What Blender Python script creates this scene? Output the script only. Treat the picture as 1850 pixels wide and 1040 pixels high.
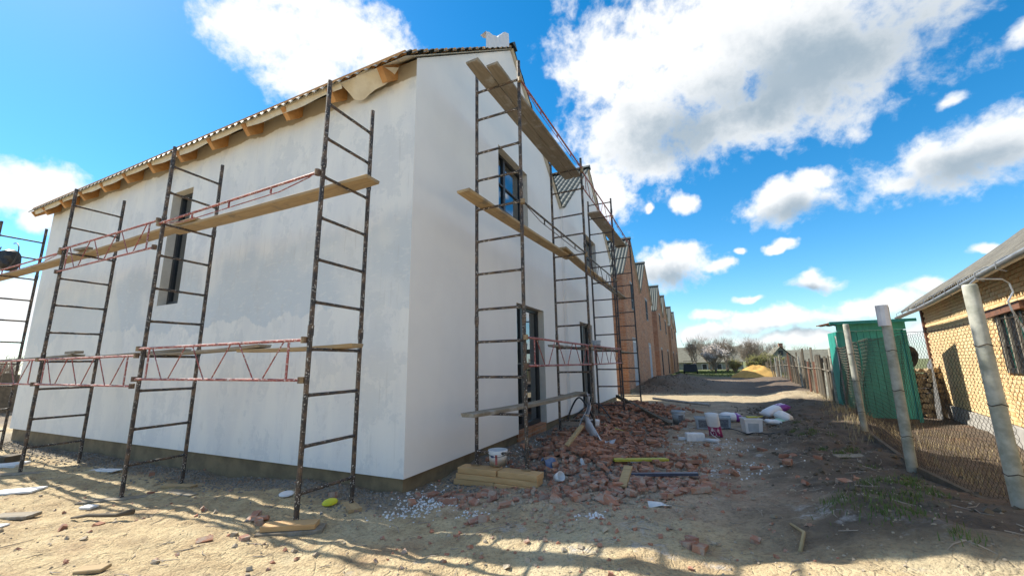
import bpy, bmesh, math, random
import numpy as np
from mathutils import Vector, Matrix, Euler, geometry

random.seed(7); RNG = np.random.RandomState(11)
for o in list(bpy.data.objects): bpy.data.objects.remove(o)
SC = bpy.context.scene; COL = SC.collection
R = math.radians

# ------------------------------------------------------------------ camera
cam_d = bpy.data.cameras.new('camera'); cam = bpy.data.objects.new('camera', cam_d); COL.objects.link(cam)
cr, cu, cf = Vector((.90588309, .42322877, -.01591354)), Vector((.09357831, -.16336802, .9821171)), Vector((-.41306045, .89117243, .18759736))
CAM = Vector((3.6107, -4.3906, 1.6))
cam.matrix_world = Matrix(((cr.x, cu.x, -cf.x, CAM.x), (cr.y, cu.y, -cf.y, CAM.y), (cr.z, cu.z, -cf.z, CAM.z), (0, 0, 0, 1)))
cam_d.sensor_width = 36; cam_d.lens = 14.1048; cam_d.clip_start = .05; cam_d.clip_end = 4000
SC.camera = cam

# ------------------------------------------------------------------ light and sky
SUN_EL, SUN_AZ = 46.0, -85.4            # azimuth from +Y towards +X
SUNV = Vector((math.sin(R(SUN_AZ)) * math.cos(R(SUN_EL)), math.cos(R(SUN_AZ)) * math.cos(R(SUN_EL)), math.sin(R(SUN_EL))))
sd = bpy.data.lights.new('sun', 'SUN'); sd.energy = 4.0; sd.angle = R(.53); sd.color = (1, .93, .80)
so = bpy.data.objects.new('sun', sd); COL.objects.link(so); so.rotation_euler = SUNV.to_track_quat('Z', 'Y').to_euler(); so.location = (-30, 5, 40)
SC.view_settings.view_transform = 'Standard'; SC.view_settings.look = 'None'; SC.view_settings.exposure = 1.06; SC.view_settings.gamma = 1
SC.view_settings.use_curve_mapping = False

def build_world():
    w = bpy.data.worlds.new('World'); SC.world = w; w.use_nodes = True
    nt = w.node_tree; N = nt.nodes; L = nt.links; N.clear()
    def nd(t, **k):
        n = N.new(t)
        for a, b in k.items(): setattr(n, a, b)
        return n
    def mth(op, a, b=None, c=None):
        n = nd('ShaderNodeMath', operation=op)
        for i, v in enumerate((a, b, c)):
            if v is None: continue
            if isinstance(v, (int, float)): n.inputs[i].default_value = v
            else: L.new(v, n.inputs[i])
        return n.outputs[0]
    sky = nd('ShaderNodeTexSky', sky_type='NISHITA', sun_disc=False, sun_elevation=R(SUN_EL), sun_rotation=R(SUN_AZ % 360), altitude=100, air_density=1.0, dust_density=.15, ozone_density=3.0)
    hs = nd('ShaderNodeHueSaturation'); hs.inputs['Saturation'].default_value = 1.39; hs.inputs['Value'].default_value = 1.0; hs.inputs['Hue'].default_value = .492
    L.new(sky.outputs[0], hs.inputs['Color'])
    tc = nd('ShaderNodeTexCoord'); D = tc.outputs['Generated']
    def noise(scale, det, rough, off=(0, 0, 0), vec=None):
        mp = nd('ShaderNodeMapping'); mp.inputs['Location'].default_value = off; L.new(vec or D, mp.inputs['Vector'])
        n = nd('ShaderNodeTexNoise'); n.inputs['Scale'].default_value = scale; n.inputs['Detail'].default_value = det; n.inputs['Roughness'].default_value = rough
        L.new(mp.outputs[0], n.inputs['Vector']); return n
    wn = noise(7, 4, .55, (3, 1, 2))
    vm = nd('ShaderNodeVectorMath', operation='SUBTRACT'); L.new(wn.outputs['Color'], vm.inputs[0]); vm.inputs[1].default_value = (.5, .5, .5)
    vs = nd('ShaderNodeVectorMath', operation='SCALE'); L.new(vm.outputs[0], vs.inputs[0]); vs.inputs['Scale'].default_value = .085
    va = nd('ShaderNodeVectorMath', operation='ADD'); L.new(D, va.inputs[0]); L.new(vs.outputs[0], va.inputs[1])
    DW = va.outputs[0]
    # cumulus clouds: azimuth, elevation, half width, half height in degrees
    clouds = [(-60.6, 38.8, 5.1, 3.6), (-51.8, 40.2, 7.6, 4.6), (-55.6, 35.4, 3.9, 3.0), (-45.2, 40.0, 3.4, 3.2), (-58, 43.5, 7, 3.4), (-76.8, 16.7, 3.4, 2.1), (-75.9, 14.2, 1.4, 1.0),
        (8.2, 37.5, 15.5, 8.0), (18.3, 32.0, 8.2, 6.4), (-5.6, 31.5, 8.2, 7.4), (-9.7, 38.6, 6.0, 6.2), (-10.5, 24.0, 4.2, 5.0), (9.3, 28.9, 12.5, 4.2), (-4, 26, 4, 3),
        (25.1, 18.8, 5.2, 3.3), (28.8, 19.4, 3.4, 3.0), (21.2, 18.2, 2, 1.2), (11.7, 18.2, 4.5, 2.4), (13.6, 19.8, 2.3, 1.5), (10, 19.6, 2, 1.6), (0, 20.6, 1.7, 1.0), (-5.0, 20.4, .7, .5),
        (-2.9, 12.1, 5.5, 2.5), (-1.6, 13.2, 2.6, 1.9), (3.2, 12.0, 2.2, .8), (12.8, 8.7, 2.3, 1.0), (13, 9.4, 1.1, .9), (10.2, 13.4, 1.7, .5), (6.2, 13.8, .9, .5),
        (9.4, 4.6, 6.3, 1.3), (17.4, 5.4, 4.2, 1.2), (1.3, 5.9, 2.5, .9), (-.2, 3.4, 3.8, 1.0), (13.2, 2.3, 10, .9), (6, 4.2, 2.5, 1.2), (-76.5, 5.5, 3.0, 2.6), (26.2, 23.8, 1.2, .7), (25.7, 10.1, 1.0, .5), (22.1, 6.6, 2.0, .9), (5.8, 7.5, 1.4, .5), (31.5, 27, 1.2, 1.2)]
    def blobs(lst, k_):
        cur = None
        for az, el, hw, hh in lst:
            a, e = R(az), R(el)
            c = Vector((math.sin(a) * math.cos(e), math.cos(a) * math.cos(e), math.sin(e)))
            t = Vector((math.cos(a), -math.sin(a), 0)); up = t.cross(c) * -1
            up = c.cross(t) * -1 if up.z < 0 else up
            t = up.cross(c)
            m = Matrix((t, up, c)).transposed()
            mp = nd('ShaderNodeMapping', vector_type='TEXTURE')
            mp.inputs['Location'].default_value = c; mp.inputs['Rotation'].default_value = m.to_euler(); mp.inputs['Scale'].default_value = (math.sin(R(hw)) * 1.15, math.sin(R(hh)) * 1.15, .5)
            L.new(DW, mp.inputs['Vector'])
            ln = nd('ShaderNodeVectorMath', operation='LENGTH'); L.new(mp.outputs[0], ln.inputs[0])
            cur = ln.outputs['Value'] if cur is None else mth('SMOOTH_MIN', cur, ln.outputs['Value'], k_)
        return cur
    cur = blobs(clouds, .35)
    # thick grey undersides of the larger clouds
    base = blobs([(15, 31, 13, 5.5), (0, 28.5, 8, 4.5), (26, 17.6, 5, 2.2), (11.8, 17.0, 4, 1.3), (-2.6, 10.8, 4.5, 1.5), (12.8, 8.1, 2.0, .6), (11, 3.0, 10, .7)], .5)
    # the same kind of cloud all round the sky outside the named ones
    gen = noise(2.6, 4, .5, (7, 3, 5)); fwd = nd('ShaderNodeVectorMath', operation='DOT_PRODUCT'); L.new(D, fwd.inputs[0]); fwd.inputs[1].default_value = tuple(cf)
    gm = nd('ShaderNodeMapRange', interpolation_type='SMOOTHSTEP'); L.new(fwd.outputs['Value'], gm.inputs['Value']); gm.inputs['From Min'].default_value = .42; gm.inputs['From Max'].default_value = .62; gm.inputs['To Min'].default_value = 0; gm.inputs['To Max'].default_value = 3
    cur = mth('MINIMUM', cur, mth('ADD', mth('MULTIPLY', mth('SUBTRACT', .62, gen.outputs['Fac']), 9), gm.outputs[0]))
    f1 = noise(13, 8, .60, (.3, .2, .7), DW)
    f3 = noise(44, 5, .6, (3, 8, 2))
    nz = mth('ADD', mth('MULTIPLY', mth('SUBTRACT', f1.outputs['Fac'], .5), 1.85), mth('MULTIPLY', mth('SUBTRACT', f3.outputs['Fac'], .5), .75))
    core = mth('SUBTRACT', 1.0, cur)
    dens = mth('ADD', core, nz)
    mr = nd('ShaderNodeMapRange', interpolation_type='SMOOTHSTEP'); L.new(dens, mr.inputs['Value']); mr.inputs['From Min'].default_value = -.14; mr.inputs['From Max'].default_value = .58
    cover = mth('MULTIPLY', mr.outputs[0], .985)
    # self shadowing: thick centres greyer, broken by the billows
    th = nd('ShaderNodeMapRange', interpolation_type='SMOOTHSTEP'); L.new(mth('ADD', core, mth('MULTIPLY', nz, .22)), th.inputs['Value']); th.inputs['From Min'].default_value = .15; th.inputs['From Max'].default_value = 1.1
    bs = nd('ShaderNodeMapRange', interpolation_type='SMOOTHSTEP'); L.new(mth('ADD', mth('SUBTRACT', 1.0, base), mth('MULTIPLY', nz, .5)), bs.inputs['Value']); bs.inputs['From Min'].default_value = -.25; bs.inputs['From Max'].default_value = .9
    sh = mth('ADD', mth('MULTIPLY', th.outputs[0], .14), mth('MULTIPLY', bs.outputs[0], .84))
    cm = nd('ShaderNodeMix', data_type='RGBA'); cm.inputs['A'].default_value = (5.4, 5.45, 5.45, 1); cm.inputs['B'].default_value = (1.75, 2.25, 2.7, 1); L.new(sh, cm.inputs['Factor'])
    # pale haze towards the horizon
    sx = nd('ShaderNodeSeparateXYZ'); L.new(D, sx.inputs[0])
    hz = nd('ShaderNodeMapRange', interpolation_type='SMOOTHSTEP'); L.new(sx.outputs['Z'], hz.inputs['Value']); hz.inputs['From Min'].default_value = -.02; hz.inputs['From Max'].default_value = .13; hz.inputs['To Min'].default_value = .55; hz.inputs['To Max'].default_value = 0
    hm = nd('ShaderNodeMix', data_type='RGBA'); L.new(hs.outputs[0], hm.inputs['A']); hm.inputs['B'].default_value = (2.3, 3.9, 5.2, 1); L.new(hz.outputs[0], hm.inputs['Factor'])
    mx = nd('ShaderNodeMix', data_type='RGBA'); L.new(hm.outputs['Result'], mx.inputs['A']); L.new(cm.outputs['Result'], mx.inputs['B']); L.new(cover, mx.inputs['Factor'])
    bg = nd('ShaderNodeBackground'); bg.inputs['Strength'].default_value = .10; L.new(mx.outputs['Result'], bg.inputs['Color'])
    w.cycles.sampling_method = 'MANUAL'; w.cycles.sample_map_resolution = 512
    ou = nd('ShaderNodeOutputWorld'); L.new(bg.outputs[0], ou.inputs[0])
build_world()

# ------------------------------------------------------------------ materials
class NT:
    def __init__(s, name, rough=.8):
        s.m = bpy.data.materials.new(name); s.m.use_nodes = True; s.t = s.m.node_tree; s.p = s.t.nodes['Principled BSDF']; s.p.inputs['Roughness'].default_value = rough
        s.co = s.t.nodes.new('ShaderNodeTexCoord').outputs['Object']
    def nd(s, t, **k):
        n = s.t.nodes.new(t)
        for a, b in k.items(): setattr(n, a, b)
        return n
    def ln(s, a, b): s.t.links.new(a, b)
    def set(s, n, i, v):
        if isinstance(v, (int, float)): n.inputs[i].default_value = v
        elif isinstance(v, tuple): n.inputs[i].default_value = v if len(v) == 4 or n.inputs[i].type == 'VECTOR' else (*v, 1)
        else: s.ln(v, n.inputs[i])
    def math(s, op, a, b=0., c=None):
        n = s.nd('ShaderNodeMath', operation=op); s.set(n, 0, a); s.set(n, 1, b)
        if c is not None: s.set(n, 2, c)
        return n.outputs[0]
    def mapping(s, scale=(1, 1, 1), rot=(0, 0, 0), loc=(0, 0, 0), vec=None):
        n = s.nd('ShaderNodeMapping'); n.inputs['Scale'].default_value = scale; n.inputs['Rotation'].default_value = rot; n.inputs['Location'].default_value = loc; s.ln(vec or s.co, n.inputs[0]); return n.outputs[0]
    def noise(s, sc, det=4, ro=.55, vec=None, out='Fac'):
        n = s.nd('ShaderNodeTexNoise'); n.inputs['Scale'].default_value = sc; n.inputs['Detail'].default_value = det; n.inputs['Roughness'].default_value = ro; s.ln(vec or s.co, n.inputs['Vector']); return n.outputs[out]
    def step(s, v, a, b, lo=0., hi=1.):
        n = s.nd('ShaderNodeMapRange', interpolation_type='SMOOTHSTEP'); s.set(n, 'Value', v); n.inputs['From Min'].default_value = a; n.inputs['From Max'].default_value = b; n.inputs['To Min'].default_value = lo; n.inputs['To Max'].default_value = hi; return n.outputs[0]
    def mix(s, f, a, b, bt='MIX'):
        n = s.nd('ShaderNodeMix', data_type='RGBA', blend_type=bt); s.set(n, 'Factor', f); s.set(n, 'A', a); s.set(n, 'B', b); return n.outputs['Result']
    def sep(s, vec=None):
        n = s.nd('ShaderNodeSeparateXYZ'); s.ln(vec or s.co, n.inputs[0]); return n.outputs
    def rnd(s): return s.nd('ShaderNodeObjectInfo').outputs['Random']
    def color(s, c): s.set(s.p, 'Base Color', c)
    def rough(s, c): s.set(s.p, 'Roughness', c)
    def bump(s, h, st=.3, dist=.02):
        n = s.nd('ShaderNodeBump'); n.inputs['Strength'].default_value = st; n.inputs['Distance'].default_value = dist; s.ln(h, n.inputs['Height']); s.ln(n.outputs[0], s.p.inputs['Normal'])

def simple(name, c1, c2=None, sc=8, rough=.75, b=.15, metal=0., rand=0., spec=None, det=4):
    k = NT(name, rough); c2 = c2 or tuple(x * .75 for x in c1)
    n = k.noise(sc, det, .6); col = k.mix(k.step(n, .33, .67), c1, c2)
    if rand: col = k.mix(k.math('MULTIPLY', k.rnd(), rand), col, tuple(x * .45 for x in c1))
    k.color(col); k.bump(n, b, .01); k.p.inputs['Metallic'].default_value = metal
    if spec is not None: k.p.inputs['Specular IOR Level'].default_value = spec
    return k.m

def m_ground():
    k = NT('earth', .95); x, y, z = k.sep()[:3]
    n1 = k.noise(.55, 5, .6); n2 = k.noise(4, 8, .65); n3 = k.noise(32, 4, .6); n4 = k.noise(1.7, 6, .6, k.mapping(loc=(9, 3, 0)))
    dry = k.mix(k.step(n2, .35, .68), (.58, .46, .27), (.42, .31, .175))
    dry = k.mix(k.step(n1, .5, .66), dry, (.55, .465, .30))
    dark = k.mix(k.step(n2, .35, .7), (.14, .105, .075), (.07, .053, .04))
    # trodden sandy side in front of the house, grey trampled soil and dark dug soil along the fence
    fx = k.math('SUBTRACT', x, k.math('MULTIPLY', y, .06)); side = k.step(k.math('ADD', fx, k.math('MULTIPLY', k.math('SUBTRACT', n4, .5), 2.2)), 3.3, 4.8)
    grey = k.mix(k.step(n2, .3, .7), (.52, .40, .285), (.36, .275, .19))
    yy = k.step(k.math('ADD', y, k.math('MULTIPLY', k.math('SUBTRACT', n4, .5), 1.6)), -1.0, .6); xx = k.step(x, -.8, .8)
    c = k.mix(k.math('MULTIPLY', yy, xx), dry, grey)
    c = k.mix(k.math('MULTIPLY', side, k.step(y, -1.2, -.2)), c, dark)
    # brown dug soil before the brick houses
    c = k.mix(k.math('MULTIPLY', k.step(k.math('ADD', y, k.math('MULTIPLY', n4, 2)), 18.3, 19.6), .8), c, (.13, .095, .07))
    c = k.mix(k.math('MULTIPLY', k.step(y, 12.8, 14.2), k.math('SUBTRACT', .9, k.step(y, 17.4, 18.6, 0, .9))), c, (.46, .37, .235))  # sun strip through the house gap, painted in as paler beige soil
    c = k.mix(k.math('MULTIPLY', k.step(k.noise(2.1, 7, .68, k.mapping(loc=(6, 1, 2), scale=(1, 1.8, 1))), .50, .66), k.math('SUBTRACT', .45, k.step(x, .5, 2.5, 0, .3))), c, (.26, .185, .105))
    heap = k.math('MULTIPLY', k.math('MULTIPLY', k.step(y, .7, 1.6), k.math('SUBTRACT', 1.0, k.step(y, 11.5, 13))), k.math('SUBTRACT', 1.0, k.step(k.math('ADD', x, k.math('MULTIPLY', k.math('SUBTRACT', n4, .5), 1.5)), 2.2, 3.2)))
    c = k.mix(k.math('MULTIPLY', heap, .85), c, k.mix(k.step(n2, .35, .65), (.235, .19, .15), (.16, .125, .10)))
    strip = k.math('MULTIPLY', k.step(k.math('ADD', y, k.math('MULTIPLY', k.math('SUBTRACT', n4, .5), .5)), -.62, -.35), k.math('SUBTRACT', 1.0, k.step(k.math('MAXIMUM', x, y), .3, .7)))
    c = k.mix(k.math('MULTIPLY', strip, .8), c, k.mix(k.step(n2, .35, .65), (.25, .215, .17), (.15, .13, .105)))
    # reddish stains of brick dust, pale lime stains
    c = k.mix(k.math('MULTIPLY', k.step(k.noise(1.1, 5, .6, k.mapping(loc=(4, 8, 1))), .56, .72), .45), c, (.27, .13, .07))
    lime = k.math('MULTIPLY', k.step(k.noise(1.35, 9, .72, k.mapping(loc=(1.7, 2.6, 0))), .565, .66), k.math('MULTIPLY', k.step(x, .2, 1.4), k.math('SUBTRACT', 1.0, k.step(x, 4.2, 5.4))))
    c = k.mix(k.math('MULTIPLY', lime, k.math('MULTIPLY', .75, k.math('SUBTRACT', 1.0, k.step(y, 9, 12)))), c, (.50, .49, .48))
    far = k.step(y, 36, 46); gr = k.mix(k.step(n2, .3, .7), (.10, .14, .035), (.16, .15, .06))
    c = k.mix(far, c, gr)
    c = k.mix(k.step(n3, .45, .72, 0, .42), c, (.14, .105, .07))
    c = k.mix(k.step(k.noise(11, 6, .7, k.mapping(loc=(3, 5, 0))), .55, .68, 0, .55), c, (.16, .115, .075))
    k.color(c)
    v = k.nd('ShaderNodeTexVoronoi', feature='DISTANCE_TO_EDGE'); v.inputs['Scale'].default_value = 5.5; k.ln(k.mapping(vec=k.mix(.06, k.co, k.noise(6, 3, .5, out='Color'))), v.inputs['Vector'])
    crack = k.step(v.outputs['Distance'], 0, .05)
    k.bump(k.math('ADD', k.math('MULTIPLY', n3, .5), k.math('ADD', k.math('MULTIPLY', n2, 1.1), k.math('MULTIPLY', crack, .14))), .9, .06)
    return k.m
def m_plaster(front):
    k = NT('painted_plaster_' + ('front' if front else 'side'), .85); x, y, z = k.sep()[:3]
    n = k.noise(1.1, 6, .6); nf = k.noise(60, 3, .5)
    if front:
        col = k.mix(k.step(n, .35, .65), (.82, .805, .785), (.785, .77, .755))
        k.color(col)
    else:
        # uneven coats of white over bluish primer, with roller edges and drips
        streak = k.noise(1.5, 5, .6, k.mapping(scale=(1.6, 1, .45)))
        col = k.mix(k.step(streak, .38, .64), (.79, .79, .775), (.72, .73, .74))
        rag = k.math('ADD', k.math('MULTIPLY', k.noise(2.6, 5, .65, k.mapping(scale=(1, 1, .25))), .55), k.math('MULTIPLY', k.noise(.7, 3, .5, k.mapping(scale=(1, 1, .3), loc=(4, 0, 2))), 1.5))
        zz = k.math('ADD', z, rag)
        prim = k.math('MULTIPLY', k.step(zz, 3.42, 3.46), k.math('SUBTRACT', 1.0, k.step(zz, 4.55, 4.9)))
        col = k.mix(k.math('MULTIPLY', prim, k.step(k.noise(.55, 3, .5, k.mapping(loc=(2, 0, 6))), .40, .52, .25, .8)), col, (.55, .61, .67))
        col = k.mix(k.step(k.noise(1.25, 6, .7, k.mapping(loc=(5, 0, 3), scale=(1, 1, .8))), .52, .55, 0, .4), col, (.58, .61, .64))
        col = k.mix(k.step(k.noise(3.2, 7, .72, k.mapping(loc=(1, 0, 7), scale=(1, 1, .5))), .56, .66, 0, .3), col, (.55, .55, .55))
        wp = k.noise(5.5, 5, .65, k.mapping(scale=(1, 1, 3.2), loc=(0, 0, 4))); col = k.mix(k.step(wp, .55, .62, 0, .35), col, (.80, .80, .79))
        drip = k.noise(16, 4, .6, k.mapping(scale=(1, 1, .06))); col = k.mix(k.math('MULTIPLY', k.step(drip, .58, .68, 0, .35), k.step(k.noise(.6, 3, .5, k.mapping(loc=(8, 0, 1))), .5, .6)), col, (.50, .50, .49))
        # paler area with a slanting edge near the far corner
        dg = k.math('ADD', x, k.math('MULTIPLY', z, .55)); col = k.mix(k.math('MULTIPLY', k.math('SUBTRACT', 1.0, k.step(dg, -6.62, -6.56)), .38), col, (.72, .72, .685))
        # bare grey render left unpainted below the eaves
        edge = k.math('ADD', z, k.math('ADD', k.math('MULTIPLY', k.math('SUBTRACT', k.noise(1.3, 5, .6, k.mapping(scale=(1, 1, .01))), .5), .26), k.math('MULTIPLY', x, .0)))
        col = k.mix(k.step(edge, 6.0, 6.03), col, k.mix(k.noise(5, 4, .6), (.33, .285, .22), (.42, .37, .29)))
        k.color(col)
    k.bump(k.math('ADD', k.math('MULTIPLY', n, .8), k.math('MULTIPLY', nf, .25)), .25, .02)
    return k.m
def m_brick(name, c1, c2, mortar, ax, sc=1.0):
    k = NT(name, .9); cb = k.nd('ShaderNodeCombineXYZ'); q = k.sep(); k.ln(q[ax], cb.inputs[0]); k.ln(q[2], cb.inputs[1])
    b = k.nd('ShaderNodeTexBrick'); b.inputs['Scale'].default_value = sc; b.inputs['Brick Width'].default_value = .28; b.inputs['Row Height'].default_value = .084; b.inputs['Mortar Size'].default_value = .011; b.inputs['Mortar Smooth'].default_value = .2
    k.set(b, 'Color1', c1); k.set(b, 'Color2', c2); k.set(b, 'Mortar', mortar); b.inputs['Bias'].default_value = -.1
    k.ln(cb.outputs[0], b.inputs['Vector'])
    n = k.noise(1.2, 5, .6); c = k.mix(k.step(n, .46, .72, 0, .38), b.outputs['Color'], mortar)
    c = k.mix(k.step(k.noise(2.6, 6, .7), .45, .66, 0, .55), c, tuple(v * .45 for v in c1)); c = k.mix(k.step(k.noise(.5, 4, .6, k.mapping(scale=(1, 1, 2.5))), .5, .68, 0, .22), c, (.40, .33, .26)); k.color(c)
    k.bump(k.math('SUBTRACT', k.noise(30, 3, .5), b.outputs['Fac']), .6, .012); return k.m
def m_wood(name, c1, c2, scale=(3, 40, 40), rough=.75, stain=None, rnd=.35):
    k = NT(name, rough); n = k.noise(1.6, 6, .62, k.mapping(scale=scale)); c = k.mix(k.step(n, .3, .7), c1, c2)
    if stain: c = k.mix(k.step(k.noise(3.1, 6, .65), .53, .68, 0, .85), c, stain)
    c = k.mix(k.math('MULTIPLY', k.rnd(), rnd), c, tuple(v * .55 for v in c2)); k.color(c); k.bump(n, .3, .01); return k.m
def m_splat(name, base, spots, amt=.56, second=(.30, .21, .11)):
    k = NT(name, .6); n = k.noise(46, 3, .6); n2 = k.noise(6, 4, .65)
    c = k.mix(k.step(n2, .42, .62), base, second); c = k.mix(k.step(n, amt, amt + .05), c, spots); k.color(c); k.bump(n, .4, .004); return k.m
def m_brickpiece():
    k = NT('fired_brick', .9); r = k.rnd(); c = k.mix(r, (.42, .19, .115), (.28, .135, .095))
    r2 = k.math('FRACT', k.math('MULTIPLY', r, 7.31)); c = k.mix(k.step(r2, .55, 1., 0, .6), c, (.43, .21, .12))
    c = k.mix(k.step(k.noise(7, 6, .7), .44, .60, 0, .85), c, (.38, .31, .25)); k.color(c); k.bump(k.noise(40, 4, .6), .7, .012); return k.m
def m_glass():
    k = NT('window_glass', .03); t = k.t; N = t.nodes
    g = k.nd('ShaderNodeBsdfGlossy'); g.inputs['Roughness'].default_value = .015; g.inputs['Color'].default_value = (.85, .9, .95, 1)
    tr = k.nd('ShaderNodeBsdfTransparent'); tr.inputs['Color'].default_value = (.42, .46, .47, 1)
    lw = k.nd('ShaderNodeFresnel'); lw.inputs['IOR'].default_value = 1.75
    ms = k.nd('ShaderNodeMixShader'); k.ln(k.math('MINIMUM', k.math('ADD', k.math('MULTIPLY', lw.outputs[0], 1.25), .14), 1.0), ms.inputs[0]); k.ln(tr.outputs[0], ms.inputs[1]); k.ln(g.outputs[0], ms.inputs[2])
    k.ln(ms.outputs[0], N['Material Output'].inputs['Surface']); return k.m
def m_logo(name, a, b, c, at, wd):        # printed sack: bands of print along the sack
    k = NT(name, .45); x, y, z = k.sep()[:3]; n = k.noise(14, 3, .5, k.mapping(scale=(1, 3, 3)))
    col = k.mix(k.step(x, at, at + .01), a, b)
    pr = k.math('MULTIPLY', k.step(n, .52, .54), k.math('MULTIPLY', k.step(k.math('ABSOLUTE', y), .10, .09), k.step(k.math('ABSOLUTE', k.math('SUBTRACT', x, at + wd)), .12, .11)))
    k.color(k.mix(pr, col, c)); k.bump(k.noise(9, 4, .5), .4, .02); return k.m
def m_tile():
    k = NT('metal_tile', .38); n = k.noise(1.3, 5, .6); c = k.mix(k.step(n, .35, .7), (.055, .07, .065), (.08, .09, .085)); c = k.mix(k.step(k.noise(18, 4, .7), .55, .75, 0, .3), c, (.17, .17, .16)); k.color(c); k.rough(k.step(n, .3, .7, .5, .68)); k.p.inputs['Specular IOR Level'].default_value = .3; k.bump(k.noise(50, 3, .5), .05, .004); return k.m
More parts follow.
